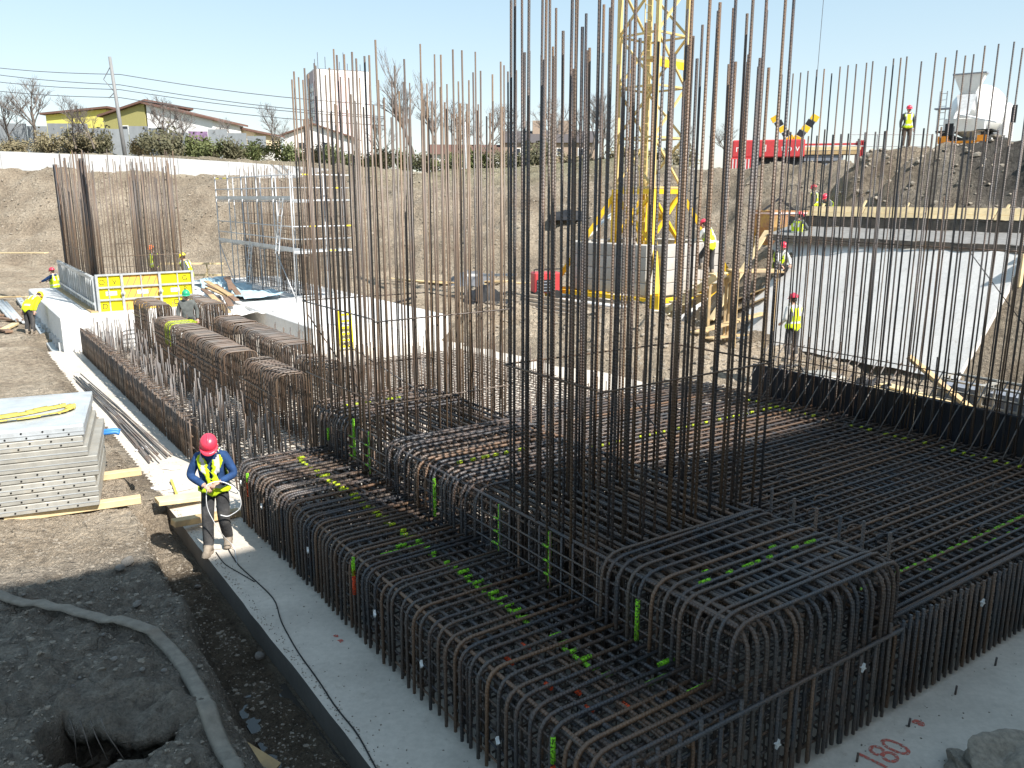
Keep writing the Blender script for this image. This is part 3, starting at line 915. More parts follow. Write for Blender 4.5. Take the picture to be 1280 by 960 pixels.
# ------------------------------------------------------------------ starter bars
def starter_group(name, label, u0, u1, v0, v1, z0, ztop, spacing, r, mat, ztop_j=0.12, double=True, rings=(), du=0.0):
    t = thing(name, label, 'rebar', W((u0 + u1) / 2, (v0 + v1) / 2, 0), TH)
    cu, cv = (u0 + u1) / 2, (v0 + v1) / 2
    pts = []
    for ring in range(2 if double else 1):
        o_ = 0.13 * ring; a, b_, c, d = u0 + o_, u1 - o_, v0 + o_, v1 - o_
        n = max(2, int((b_ - a) / spacing)); k = max(2, int((d - c) / spacing))
        zt = ztop - 0.55 * ring
        pts += [(a + (b_ - a) * i / n, y, zt) for i in range(n + 1) for y in (c, d)]
        pts += [(x, c + (d - c) * (i + .5) / k, zt) for i in range(k) for x in (a, b_)]
    for (u, v_, zt) in pts:
        if random.random() < 0.06: continue
        L = round((zt - z0 + random.uniform(-ztop_j, ztop_j)) / 0.1) * 0.1
        o = bar('starter_bar', t, (u - cu + random.gauss(0, .02), v_ - cv + random.gauss(0, .02), z0), L, 'z', r * random.choice((1, 1, 1, 0.85)), mat, 0.0045, 6)
    for z in rings:
        a, b_, c, d = u0 - .03 - cu, u1 + .03 - cu, v0 - .03 - cv, v1 + .03 - cv
        m = MB().tube(bend([(a, c, z), (b_, c, z + .01), (b_, d, z), (a, d, z + .02), (a, c, z + .03)], .06), 0.011, 5)
        m.build('tie_ring', mat, t, 'q')
    return t
g2 = starter_group('starter_bars', 'tall dark starter bars rising from the near bay of the stepped rebar cage', 1.49, 3.98, 1.92, 3.42, 0.2, 6.95, 0.20, 0.0158, 'steel_starter', rings=(3.2,))
g1 = starter_group('starter_bars', 'tall brownish starter bars rising from the far left bay of the stepped rebar cage', 1.47, 3.80, 6.62, 9.35, 0.2, 6.85, 0.185, 0.0150, 'steel_sunlit', rings=(3.3, 2.1))
for (a, b_) in (((1.6, 2.6, 2.3), (2.3, 2.0, .9)), ((3.2, 3.4, 2.6), (3.5, 2.2, 1.5)), ((1.55, 3.1, 1.7), (1.7, 1.95, .95))):
    o = MB().tube([(a[0] - 2.675, a[1] - 2.79, a[2]), (b_[0] - 2.675, b_[1] - 2.79, b_[2])], .010, 5).build('brace_bar', 'steel_near', g2)
for (a, b_) in (((1.5, 9.3, 3.1), (1.6, 6.7, 1.7)), ((2.0, 9.0, 2.6), (3.0, 7.6, 1.7))):
    o = MB().tube([(a[0] - 2.635, a[1] - 7.985, a[2]), (b_[0] - 2.635, b_[1] - 7.985, b_[2])], .010, 5).build('brace_bar', 'steel_near', g1)

g3 = thing('starter_bars', 'row of tall thin starter bars standing behind the black edge plates', 'rebar', W(10.4, 4, 0), TH)
k = 0; v = 0.6
while v < 7.1:
    bar('starter_bar', g3, (0.02, v - 4 + random.gauss(0, .03), 0.1), round(7.15 + random.uniform(-.05, .1), 1), 'z', 0.0125, 'steel_starter', 0.004)
    if v < 6.5: bar('starter_bar', g3, (-0.22, v - 4 + 0.08 + random.gauss(0, .03), 0.1), round(6.0 + random.uniform(-.08, .08), 1), 'z', 0.014, 'steel_starter', 0.004)
    bar('starter_bar', g3, (0.14, v - 4 + 0.1, 0.1), round(random.choice((4.9, 5.0, 2.2)), 1), 'z', 0.0105, 'steel_starter', 0.005)
    v += 0.172; k += 1
for (uu, z) in ((.05, 2.05), (.05, 1.75), (.06, 4.15), (-.2, 1.62)):
    MB().tube([(uu, -3.6, z), (uu, 3.1, z + .05)], 0.010, 5).build('tie_bar', 'steel_starter', g3, 'q')
MB().tube([(0.1, -2.6, 2.2), (0.1, -0.9, 4.1)], 0.008, 5).build('brace_bar', 'steel_starter', g3, 'q')

# ------------------------------------------------------------------ strip foundation to the left
mesh_wall = thing('rebar_mesh', 'long low upright mat of rust-topped bars on the slab edge beside the loose bars', 'rebar mat', W(0.1, 12.05, 0), TH)
v = 0.0
while v < 13.7:
    bar('vertical_bar', mesh_wall, (random.gauss(0, .006), v, 0.02), 0.86, 'z', 0.0165, 'steel_rust', 0.005, 5)
    bar('inner_vertical_bar', mesh_wall, (0.16, v + .05, 0.02), 0.82, 'z', 0.0155, 'steel_rust', 0.006, 5)
    v += 0.105
for z in (.1, .32, .55, .78, .86): bar('horizontal_bar', mesh_wall, (0.03, -.05, z), 13.8, 'y', .013, 'steel_rust')
for z in (.2, .7): bar('horizontal_bar', mesh_wall, (0.13, -.05, z), 13.8, 'y', .013, 'steel_rust')
for k in range(52): bar('cap_bar', mesh_wall, (-0.03, .05 + .26 * k, .885), .24, 'x', .012, 'steel_rust')

def hairpin_row(label, u0, u1, v0, v1, ztop, sp=0.135):
    t = thing('hairpin_row', label, 'rebar', W(u0, v0, 0), TH)
    w = u1 - u0; v = 0.0
    while v <= v1 - v0:
        o = link('hairpin', poly_mesh(('H', round(w, 2), ztop), [(0, 0, 0.03), (0, 0, ztop), (w, 0, ztop), (w, 0, 0.03)], 0.0175, 'steel_rust', 0.17, 5, 3), t, (random.gauss(0, .006), v, random.gauss(0, .008)))
        o.rotation_euler = (random.gauss(0, .004), 0, random.gauss(0, .008))
        v += sp
    for z in (.35, .8, ztop * .72):
        bar('side_bar', t, (-.02, -.3, z), v1 - v0 + .6, 'y', .011, 'steel_rust'); bar('side_bar', t, (w + .02, -.1, z + .02), v1 - v0 + .2, 'y', .011, 'steel_rust')
    return t
r1 = hairpin_row('long row of rusty hairpin bars ending beside the green-helmeted worker', 1.55, 2.30, 14.7, 21.7, 1.60)
hairpin_row('row of rusty hairpin bars beside the white concrete block with the yellow ladder', 2.95, 3.75, 14.9, 20.6, 1.60)
hairpin_row('short row of rusty hairpin bars nearest the stepped rebar cage', 1.70, 2.35, 11.7, 13.8, 1.60)
hairpin_row('short row of rusty hairpin bars partly hidden behind the starter bars', 2.75, 3.35, 11.6, 13.5, 1.60)
hairpin_row('row of rusty hairpin bars right in front of the yellow shuttering', 1.7, 2.4, 23.2, 25.4, 1.75)
hairpin_row('row of rusty hairpin bars beside the yellow shuttering corner', 3.2, 3.9, 22.6, 25.4, 1.75)
for k in range(4):
    o = link('paint_mark', poly_mesh(('HP',), [(0, 0, 1.0), (0, 0, 1.607), (.75, 0, 1.607)], 0.021, 'paint_yellowgreen', .17, 5, 3), r1, (0, 5.1 + .17 * k, 0))

def stub_field(label, u0, u1, v0, v1, n, za, zb, mat, r=0.015, tilt=0.02):
    t = thing('starter_stubs', label, 'rebar', W(u0, v0, 0), TH)
    for i in range(n):
        bar('stub_bar', t, (random.uniform(0, u1 - u0), random.uniform(0, v1 - v0), 0.02), round(random.uniform(za, zb), 1), 'z', r, mat, tilt, 5)
    return t
stub_field('dense field of pale grey upright bars behind the low rebar mat', 0.35, 1.45, 10.2, 26.2, 230, 0.5, 1.15, 'steel_grey')
stub_field('upright bars of mixed height between the hairpin rows and the cage', 0.3, 4.2, 9.3, 14.5, 130, 0.5, 1.2, 'steel_rust', 0.014)
stub_field('field of upright bars in front of the white block with the yellow ladder', 3.9, 6.2, 12, 22, 150, 0.5, 1.2, 'steel_rust', 0.014)
stub_field('sparse short upright bars on the slab beyond the cage and its starter bars', 4.8, 10.6, 9.4, 19, 200, 0.5, 1.2, 'steel_rust', 0.013)
stub_field('tight clump of upright bars in front of the yellow shuttering', 1.3, 4.3, 21.8, 26.2, 100, 0.8, 1.7, 'steel_rust', 0.014)
# low mats lying on the slab in the strip
m = MB()
for i in range(80): m.tube([(0.4, 9.3 + i * .2, .09), (10.5 if i < 50 else 4.2, 9.3 + i * .2, .09)], .012, 4, False)
for i in range(50): m.tube([(0.4 + i * .2, 9.2, .13), (0.4 + i * .2, 19.2 if i > 20 else 26, .13)], .012, 4, False)
o = m.build('bottom_mat', 'steel_rust'); o.location = W(0, 0, 0); o.rotation_euler = (0, 0, TH)
tag(o, 'flat bottom mat of thin crossed bars lying on the slab under the upright bars', 'rebar mat'); o['kind'] = 'stuff'

# loose bars on the slab strip
for i in range(11):
    a = W(-0.62 + 0.045 * i + random.gauss(0, .02), 12.7 + random.uniform(-.5, .4), 0.03 + .035 * (i % 3))
    b_ = W(-0.70 + 0.022 * i + random.gauss(0, .03), 20.5 + random.uniform(-.6, 1.5), 0.03 + .035 * (i % 3))
    md_ = (a + b_) / 2 + W(random.gauss(0, .05), 0, 0) - W(0, 0, 0)
    o = MB().tube([(0, 0, 0), tuple(md_ - a), tuple(b_ - a)], .016, 6).build('loose_bar', 'steel_grey', None, 'q'); o.location = a
    tag(o, 'loose straight grey steel bar lying on the slab along the low rebar mat', 'steel bar', 'loose bars beside the low mat')

# ------------------------------------------------------------------ unseen building added behind the viewer, sized for the foreground shade
bld = thing('building', 'tall unseen rendered building with a stepped roofline, added to shade the foreground', 'building', W(0, -9, -0.4), TH)
MB().box(4.5, 15, -12, 0, 0, 15.4).build('wall', 'render_grey', bld)
MB().box(-3.5, 4.5, -12, 0, 0, 17.3).build('wall', 'render_grey', bld)
MB().box(4.55, 15.2, -12.2, 0.2, 15.4, 15.7).build('roof', 'roof_dark', bld)
MB().box(-3.7, 4.5, -12.2, 0.2, 17.3, 17.6).build('roof', 'roof_dark', bld)
wm = MB().box(-0.7, 0.7, 0.0, 0.04, 0, 1.5).mesh('window', 'glass_dark')
for i in range(4):
    for j in range(4): link('window', wm, bld, (-1.5 + i * 4.6, 0.002, 1.6 + 3.4 * j))

# ------------------------------------------------------------------ left concrete block with yellow shuttering
blk = thing('concrete_block', 'white cast concrete foundation block with a grey shaded side, below the yellow shuttering', 'concrete block', W(-0.35, 26.5, 0), TH)
m = MB()
pr = [(0, 0.0), (0, 1.12), (0.05, 1.17), (4.9, 1.17), (4.9, 0.0)]
Mx = Matrix(((1, 0, 0, 0), (0, 0, 1, 0), (0, 1, 0, 0), (0, 0, 0, 1)))
m.prism(pr, 0, 10.3, Mx); m.f = [tuple(reversed(f)) for f in m.f]
m.build('block', 'concrete_white', blk)
for k in range(9):
    for z in (.35, .75): MB().tube([(-0.006, .6 + 1.05 * k, z), (.01, .6 + 1.05 * k, z)], .035, 8).build('tie_hole', 'spacer_white', blk)
for k in range(12): MB().box(-0.10 - .04 * random.random(), 0.0, .3 + .8 * k, .36 + .8 * k, 0.0, .25 + .1 * random.random()).build('prop_foot', 'galv', blk)

sh = thing('yellow_shuttering', 'yellow shuttering panels in a grey steel frame on the white concrete block', 'formwork', W(0.9, 27.0, 1.17), TH)
Wd, Hd = 3.1, 1.25
cols = [(0, .78), (.78, 2.0), (2.0, Wd)]; rows = 4
for ci, (a, b_) in enumerate(cols):
    for r_ in range(rows):
        z0 = -0.45 + r_ * .42
        MB().box(a + .03, b_ - .03, 0.0, .02, z0 + .02, z0 + .40).build('panel', 'form_orange' if ci == 1 else 'form_yellow', sh)
        if ci == 1:
            for q in range(5):
                x = a + .12 + q * .22
                m = MB(); m.v = [(x, -.004, z0 + .04), (x + .03, -.004, z0 + .04), (x + .19, -.004, z0 + .38), (x + .16, -.004, z0 + .38)]; m.face((0, 1, 2, 3)); m.build('hazard_stripe', 'skip_brown', sh)
for x in (0, .78, 2.0, Wd): MB().box(x - .04, x + .04, -.09, 0.03, -.48, Hd + .03).build('frame_post', 'galv', sh)
for r_ in range(rows + 1): MB().box(-.04, Wd + .04, -.07, -.006, -.46 + r_ * .42, -.40 + r_ * .42).build('frame_rail', 'galv', sh)
for x in (.35, 1.4, 2.6): MB().box(x - .02, x + .02, -.05, -.002, -.45, Hd).build('frame_rail', 'galv', sh)
for (x, z) in ((.78, .62), (2.0, .62), (.78, -.1), (2.0, -.1)): MB().lathe([(.075, 0), (.075, .03), (.03, .03), (.03, .09)], 10, Matrix.Translation((x, -.09, z)) @ Matrix.Rotation(R(90), 4, 'X')).build('tie_nut', 'galv', sh)
for (x, z, w_) in ((.25, .55, .35), (1.25, .55, .35), (2.35, .55, .3)): MB().box(x, x + w_, -.012, -.001, z, z + .14).build('label_plate', 'white_paint', sh)
def text_obj(s_, name, parent, loc, size, mat, rot=(R(90), 0, 0), extrude=0.002):
    cu = bpy.data.curves.new(name, 'FONT'); cu.body = s_; cu.size = size; cu.extrude = extrude; cu.align_x = 'CENTER'; cu.align_y = 'CENTER'
    t_ = bpy.data.objects.new(name, cu); COL.objects.link(t_)
    dg = bpy.context.evaluated_depsgraph_get(); dg.update()
    me_ = bpy.data.meshes.new_from_object(t_.evaluated_get(dg)); bpy.data.objects.remove(t_)
    me_.materials.clear(); me_.materials.append(MATS[mat])
    return link(name, me_, parent, loc, None, rot)
for (s_, x, z, rr) in (('O', .16, 1.0, 0), ('V', .56, 1.0, 0), ('G', 2.85, 1.02, 0), ('R', 2.85, .62, 0), ('D', .2, .18, 0), ('D', 2.5, .2, 90)):
    text_obj(s_, 'lettering', sh, (x, -.006, z), .26, 'ink', (R(90), R(rr), 0))
# grey steel-framed panels on the long side
sd_ = thing('steel_shuttering', 'line of grey steel shutter panels along the left side of the white concrete block', 'formwork', W(0.88, 27.05, 1.17), TH)
for k in range(6):
    y0 = 1.5 * k
    MB().box(-.02, 0.0, y0 + .03, y0 + 1.47, -.02, 1.2).build('panel', 'galv_side', sd_)
    for q in range(4): MB().box(-.10, -.021, y0 + .02 + .48 * q, y0 + .08 + .48 * q, -.02, 1.22).build('rib', 'galv', sd_)
    MB().box(-.13, -.101, y0, y0 + 1.49, 1.1, 1.2).build('rail', 'galv', sd_)
    MB().box(-.13, -.101, y0, y0 + 1.49, .25, .33).build('rail', 'galv', sd_)
MB().box(-.25, -.02, -.1, 9.1, -.0, .06).build('sole_board', 'timber', sd_)

g4 = starter_group('starter_bars', 'thick stand of rusty starter bars inside the yellow shuttering', 1.15, 3.85, 27.5, 35.8, 1.17, 6.35, 0.25, 0.0145, 'steel_sunlit', 0.3, True, (2.0, 3.0))
for (u, v_) in ((1.02, 28.2), (0.98, 34.8)):
    for k in range(7): bar('bundle_bar', g4, (u - 2.5 + random.uniform(-.05, .05), v_ - 31.65 + random.uniform(-.12, .12), 1.17), 5.1, 'z', .024, 'steel_near', .003)

# scaffold tower and its bars, on the second foundation
blk2 = thing('concrete_block', 'broad white concrete foundation carrying the scaffold, with a yellow ladder against it', 'concrete block', W(6.3, 21.6, 0), TH)
MB().box(0, 5.2, 0, 18.5, -0.3, 0.85).build('block', 'concrete_white', blk2, False, .03)
sc = thing('scaffold', 'grey tube scaffold with two decks and ladders around rusty bars', 'scaffold', W(8.25, 28.2, 0.85), TH)
tubeS = lambda a, b_, r_=.027, nm='tube', mt='scaf': MB().tube([a, b_], r_, 6).build(nm, mt, sc, 'q')
for k in range(6):
    y = 2.05 * k
    for x in (0, 0.85): tubeS((x, y, 0), (x, y, 5.15 if k < 5 else 5.1), .027, 'standard')
    tubeS((0, y, .25), (.85, y, .25), .02, 'transom')
    for z in (2, 4): tubeS((0, y, z - .05), (.85, y, z - .05), .022, 'transom')
for z in (2.5, 3.0, 4.5, 5.0):
    tubeS((0, 0, z), (0, 10.3, z), .022, 'guard_rail')
for z in (2, 4):
    for k in range(5):
        for q in range(3): MB().box(.02 + .28 * q, .28 + .28 * q, 2.05 * k + .02, 2.05 * k + 2.03, z, z + .05).build('deck_board', 'galv', sc)
    MB().box(-.03, -.005, 0, 10.3, z + .05, z + .18).build('toe_board', 'galv', sc)
for x in (1.7, 2.55):
    for y in (0, .8): tubeS((x, y, 0), (x, y, 5.1), .027, 'standard')
for z in (2, 2.5, 3, 4, 4.5, 5):
    tubeS((0, 0, z), (2.55, 0, z), .024, 'guard_rail', 'white_dirty' if z in (2, 3, 5) else 'scaf')
for z in (2, 4): MB().box(0.88, 2.55, 0.02, .8, z, z + .05).build('deck_board', 'galv', sc)
for (x, z) in ((.5, 5.0), (1.8, 4.5), (.7, 3.0), (2.2, 3.0), (1.5, 2.02)): MB().tube([(x, 0, z), (x + .3, 0, z)], .03, 6).build('yellow_band', 'helmet_yellow', sc)
for (y, z) in ((9.6, 5.0), (8.4, 5.0)): MB().tube([(0, y, z), (0, y + .5, z)], .03, 6).build('yellow_band', 'helmet_yellow', sc)
for (y, z0, z1) in ((0.9, 1.9, 4.1), (5.2, -.02, 2.1)):
    l_ = MB()
    for s_ in (-.2, .2): l_.tube([(-.28, y + s_ + .25, z0), (-.05, y + s_, z1)], .022, 6)
    for k in range(8):
        t_ = (k + .5) / 8; l_.tube([(-.28 + .23 * t_, y - .2 + .25 * (1 - t_), z0 + (z1 - z0) * t_), (-.28 + .23 * t_, y + .2 + .25 * (1 - t_), z0 + (z1 - z0) * t_)], .015, 5)
    l_.build('ladder', 'white_dirty', sc)
tubeS((0, 0, .1), (0, 2.05, 1.9), .02, 'brace'); tubeS((0, 8.2, .1), (0, 10.25, 1.9), .02, 'brace')
g5 = starter_group('starter_bars', 'rusty starter bars and mats enclosed by the grey scaffold', 9.3, 11.2, 29.0, 38.2, 0.85, 6.4, 0.26, 0.014, 'steel_sunlit', 0.3, True, (2.0, 2.6, 3.4, 4.2))
for k in range(40): bar('wall_bar', g5, (-1.05, -4.5 + .22 * k, .85), 2.2, 'z', .016, 'steel_rust', .004)
for k in range(9): bar('wall_tie', g5, (-1.08, -4.6, 1.0 + .22 * k), 9.2, 'y', .011, 'steel_rust')

# yellow ladder leaning at the second block
lad = thing('yellow_ladder', 'short yellow ladder leaning on the white concrete block below the scaffold', 'ladder', W(7.2, 21.45, 0), TH)
for x in (0, .42): MB().box(x - .03, x + .03, -.05 - 0.0, .0, 0, 1.35).build('stile', 'form_yellow', lad)
for k in range(6): MB().box(0.03, .39, -.045, -.005, .12 + .21 * k, .19 + .21 * k).build('rung', 'form_yellow', lad)
lad.rotation_euler = (R(-6), 0, TH)

# ------------------------------------------------------------------ left bank things
# stack of galvanised shutter planks
st_a, st_b = at_z(120, 640, .38), at_z(0, 656, .38)
dirx = (st_b - st_a).normalized(); ang = math.atan2(-dirx.y, -dirx.x)
Hs = .150; Ws = 2.3; Ls = 4.2
holes_m = MB().tube([(0, -.003, 0), (0, .004, 0)], .014, 8).mesh('hole', 'dark_hole')
deck_names = ['bottom', 'second', 'third', 'fourth', 'fifth', 'sixth', 'seventh', 'topmost']
nst = 8
for k in range(nst):
    z = st_a.z + .10 + k * (Hs + .008)
    off = random.uniform(-.04, .05) + (0.06 if k < 5 else -.02)
    pan = thing('steel_plank', 'galvanised steel shutter panel with bolt holes, %s of the stack on timber bearers' % deck_names[k], 'steel panel', st_a + Vector((0, 0, 0.10 + k * (Hs + .008))), ang, 'stacked galvanised panels')
    pan.location += Vector((math.cos(ang), math.sin(ang), 0)) * off
    m = MB(); m.box(-Ls, 0, 0, Ws, 0, Hs)
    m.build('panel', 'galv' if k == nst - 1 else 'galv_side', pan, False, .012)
    MB().box(-Ls, -.001, -.006, .0, Hs * .44, Hs * .52).build('groove', 'galv', pan)
    if k not in (4, 5):
        for q in range(9): link('hole', holes_m, pan, (-.14 - .27 * q - (0.12 if k % 2 else 0), -.003, Hs * .74))
        for q in range(9): link('hole', holes_m, pan, (-.2 - .27 * q - (0.0 if k % 2 else 0.09), -.003, Hs * .25))
    if k == nst - 1:
        MB().box(-Ls + .04, -.05, .16, Ws - .1, Hs + .001, Hs + .006).build('tray', 'galv', pan)
        for yy in (.08, Ws - .05): MB().box(-Ls, 0, yy - .03, yy + .03, Hs, Hs + .02).build('lip', 'galv', pan)
top_z = st_a.z + .10 + nst * (Hs + .008)
# yellow sling lying on top
m = MB(); P_ = [(x * 1.0, y * 2.0) for x, y in [(-2.6, .34), (-1.9, .37), (-1.3, .41), (-.85, .50), (-.5, .62), (-.34, .66), (-.26, .58), (-.3, .44), (-.55, .38), (-.95, .31), (-1.5, .28), (-2.1, .24), (-2.6, .21)]]
pts3 = bend([(x, y, .02) for x, y in P_], .12, 2)
w_ = .075
for i in range(len(pts3) - 1):
    a, b_ = pts3[i], pts3[i + 1]; d = (b_ - a); nn = Vector((-d.y, d.x, 0)).normalized() * w_
    zz = .012 + .02 * math.sin(i * .9) ** 2
    m.quad(a - nn, b_ - nn, b_ + nn + Vector((0, 0, zz)), a + nn + Vector((0, 0, zz)))
o = m.build('lifting_sling', 'strap_yellow', None, True); o.location = Vector((st_a.x, st_a.y, top_z + .004)); o.rotation_euler = (0, 0, ang)
tag(o, 'flat yellow lifting sling looped on top of the steel panel stack', 'sling')
sm_ = o.modifiers.new('thick', 'SOLIDIFY'); sm_.thickness = .012
# bearers under the stack and blue clamps
ax = Vector((math.cos(ang), math.sin(ang), 0)); ay = Vector((-ax.y, ax.x, 0))
bz = st_a.z + .045
plank('timber_beam', st_a - ax * 1.2 + ay * .12 + Vector((0, 0, .045)), st_a + ax * .62 + ay * .2 + Vector((0, 0, .045)), .16, .11, 'timber_pale', 'squared timber bearer sticking out under the front edge of the panel stack')
plank('timber_beam', st_a - ax * 1.2 + ay * 1.5 + Vector((0, 0, .05)), st_a + ax * .62 + ay * 1.62 + Vector((0, 0, .055)), .16, .11, 'timber_pale', 'squared timber bearer under the back edge of the panel stack')
pb = at_z(122, 527, .8)
cl = thing('plastic_clamp', 'pair of blue plastic handles lying on the soil beside the panel stack', 'clamp', st_a + ax * .10 + ay * Ws * .8 + Vector((0, 0, .72)), ang)
for q in range(2):
    m = MB().tube(bend([(-.12, q * .16, 0), (.18, q * .16 + .03, 0), (.24, q * .16 + .02, -.03)], .04, 3), .035, 8); m.build('grip', 'blue_plastic', cl, True)
    MB().box(-.14, -.06, q * .16 - .05, q * .16 + .05, -.05, .05).build('jaw', 'blue_plastic', cl, False, .01)

# planks bridging the trench
def cross_plank(px0, py0, px1, py1, z0, z1, w, h, mat, label):
    return plank('timber_plank', at_z(px0, py0, z0), at_z(px1, py1, z1), w, h, mat, label)
cross_plank(196, 627, 252, 620, .16, .10, .30, .07, 'timber_pale', 'broad pale plank bridging the trench behind the worker in the blue jacket')
cross_plank(216, 654, 300, 640, .17, .05, .17, .10, 'timber', 'thick grey-brown beam bridging the trench at the worker in the blue jacket')
plank('timber_plank', at_z(214, 600, .04), at_z(224, 626, .04), .04, .025, 'strap_yellow', 'thin yellowish batten lying on the slab')
plank('timber_plank', at_z(286, 925, .05) , at_z(345, 962, -.16), .16, .035, 'timber', 'weathered board sloping into the trench below the flat hose')
# white sheet scraps on slab
for k, (px, py) in enumerate(((205, 610), (225, 612), (215, 585), (180, 560))):
    p = at_z(px, py, .012); m = MB()
    n_ = 7; pts = [(.16 * random.uniform(.6, 1.2) * math.cos(2 * math.pi * i / n_) * 1.6, .12 * random.uniform(.6, 1.2) * math.sin(2 * math.pi * i / n_)) for i in range(n_)]
    m.prism(pts, 0, .012); o = m.build('plaster_scrap', 'white_dirty'); o.location = p; o.rotation_euler = (0, 0, random.uniform(0, 3))
    tag(o, 'flat pale scrap lying on the slab near the trench planks', 'scrap', 'pale scraps on the slab')

# flat fire hose across the near bank
hp = [(-60, 742), (0, 748), (70, 772), (140, 782), (178, 788), (210, 812), (240, 852), (262, 898), (284, 950), (300, 985)]
def terr(px, py):
    p = hit(px, py, 30); return p
cps = [terr(*q) for q in hp]
cps = bend(cps, .6, 4)
m = MB(); w_ = .075
tops = []
for i, p in enumerate(cps):
    a = cps[max(0, i - 1)]; b_ = cps[min(len(cps) - 1, i + 1)]
    d = Vector((b_.x - a.x, b_.y - a.y, 0)).normalized(); nn = Vector((-d.y, d.x, 0))
    zc = max(hgt(p.x, p.y), hgt(p.x + nn.x * w_, p.y + nn.y * w_), hgt(p.x - nn.x * w_, p.y - nn.y * w_)) + .012
    tops.append((p, nn, zc))
for i in range(2, len(tops) - 2):   # smooth heights
    p, nn, z = tops[i]; tops[i] = (p, nn, max(z, sum(tops[j][2] for j in range(i - 2, i + 3)) / 5))
for (p, nn, z) in tops:
    for (s_, dz) in ((-1, .006), (-.6, .03), (0, .026), (.6, .03), (1, .006), (.6, -.012), (-.6, -.012)):
        m.v.append((p.x + nn.x * w_ * s_, p.y + nn.y * w_ * s_, z + dz))
K = 7
for i in range(len(tops) - 1):
    for k in range(K): m.face((i * K + k, i * K + (k + 1) % K, (i + 1) * K + (k + 1) % K, (i + 1) * K + k))
m.face(list(range(K))); m.face([(len(tops) - 1) * K + k for k in reversed(range(K))])
o = m.build('flat_hose', 'hose_cloth', None, True); tag(o, 'flat grey-brown canvas hose snaking over the near soil bank', 'hose')

# black cable on the slab
cp = [(283, 662), (282, 680), (296, 705), (322, 728), (345, 750), (350, 775), (372, 815), (398, 850), (420, 885), (446, 915), (462, 945), (478, 975)]
m = MB().tube(bend([at_z(x, y, .012) for x, y in cp], .25, 3), .0075, 6); o = m.build('cable', 'rubber', None, True)
tag(o, 'thin black power cable winding along the pale slab beside the cage', 'cable')
m = MB().tube(bend([at_z(x, y, .012) for x, y in ((270, 690), (280, 705), (296, 714), (318, 727))], .2, 3), .006, 6); o = m.build('cable', 'rubber', None, True)
tag(o, 'short loop of black cable on the slab at the feet of the worker', 'cable')

# red spray on the slab: the figure 180 and dots
txt = thing('spray_marking', 'red sprayed figures 180 on the slab in front of the right cage face', 'marking', at_z(1112, 940, 0.004))
for k, (ch, off) in enumerate((('1', -.28), ('8', -.08), ('0', .14))):
    text_obj(ch, 'figure', txt, (off * .70, off * .46, 0), .38, 'paint_red', (0, 0, TH + R(8)), .001)
for k, (px, py) in enumerate(((426, 801), (1145, 902), (1152, 905), (420, 795))):
    m = MB(); m.prism([(.05 * random.uniform(.4, 1) * math.cos(a), .05 * random.uniform(.4, 1) * math.sin(a)) for a in [i * .7 for i in range(9)]], 0, .002)
    o = m.build('spray_dot', 'paint_red'); o.location = at_z(px, py, .003); tag(o, 'faint red sprayed dot on the slab', 'marking', 'red dots on the slab')
for k, (px, py) in enumerate(((1244, 832), (1194, 868), (1136, 908), (1071, 952))):
    o = MB().tube([(0, 0, 0), (.005, 0, .10)], .012, 6).build('slab_pin', 'steel_near', None, 'q'); o.location = at_z(px, py, 0); o.scale = (1, 1, 1.0 - .12 * (k > 1))
    tag(o, 'short steel pin standing up from the slab before the right cage face', 'pin', 'pins in the slab')

# stones
def stone_mesh(seed, rough=.25, sub=2):
    bm = bmesh.new(); bmesh.ops.create_icosphere(bm, subdivisions=sub, radius=1)
    rs = random.Random(seed); off = rs.uniform(0, 50)
    for v_ in bm.verts:
        c = v_.co; k = 1 + rough * float(vnoise(np.array([c.x * 1.6 + off]), np.array([c.y * 1.6 + c.z * 1.3 + off]), seed)[0]) * 2
        v_.co = Vector((c.x * k, c.y * k * .8, c.z * k * .6))
    me_ = bpy.data.meshes.new('stone'); bm.to_mesh(me_); bm.free(); me_.materials.append(MATS['stone']); return me_
SM = [stone_mesh(s_) for s_ in range(5)]
def stone(px, py, r_, label, grp=None, z=None):
    p = hit(px, py, 40) if z is None else at_z(px, py, z)
    o = link('stone', SM[random.randrange(5)], None, p + Vector((0, 0, r_ * .3)), None, (random.uniform(-.3, .3), random.uniform(-.3, .3), random.uniform(0, 6))); o.scale = (r_, r_, r_)
    tag(o, label, 'stone', grp); return o
stone(172, 757, .055, 'rounded grey pebble on the shaded near bank beside the flat hose')
stone(325, 822, .07, 'pale broken stone lying in the wet trench by the slab')
stone(247, 735, .05, 'pale stone lodged on the trench wall near the worker')
stone(160, 705, .09, 'dark clod of earth on the crest of the near bank')
stone(150, 712, .07, 'small dark clod beside the larger clod on the near bank')
for (px, py, r_) in ((145, 738), (183, 780), (195, 773), (200, 747), (143, 825), (100, 848), (178, 838), (115, 740), (118, 858), (60, 870), (30, 745), (205, 840), (90, 860), (185, 862), (130, 795)) and [(x, y, random.uniform(.018, .04)) for x, y in ((145, 738), (183, 780), (195, 773), (200, 747), (143, 825), (100, 848), (178, 838), (115, 740), (118, 858), (60, 870), (30, 745), (205, 840), (90, 860), (185, 862), (130, 795))]:
    stone(px, py, r_, 'small grey pebble half sunk in the shaded near bank', 'pebbles on the near bank')
SM2 = []
for s_ in range(2):
    SM2.append(stone_mesh(40 + s_, .55, 4)); rr_ = random.Random(s_)
    for v_ in SM2[-1].vertices:
        v_.co *= 1 + .10 * float(fbm(np.array([v_.co.x * 6 + v_.co.z * 3]), np.array([v_.co.y * 6 - v_.co.z * 4]), 4, 5)[0])
    SM2[-1].materials.clear(); SM2[-1].materials.append(MATS['stone_soil'])
SM_keep = SM; SM = SM2 * 3
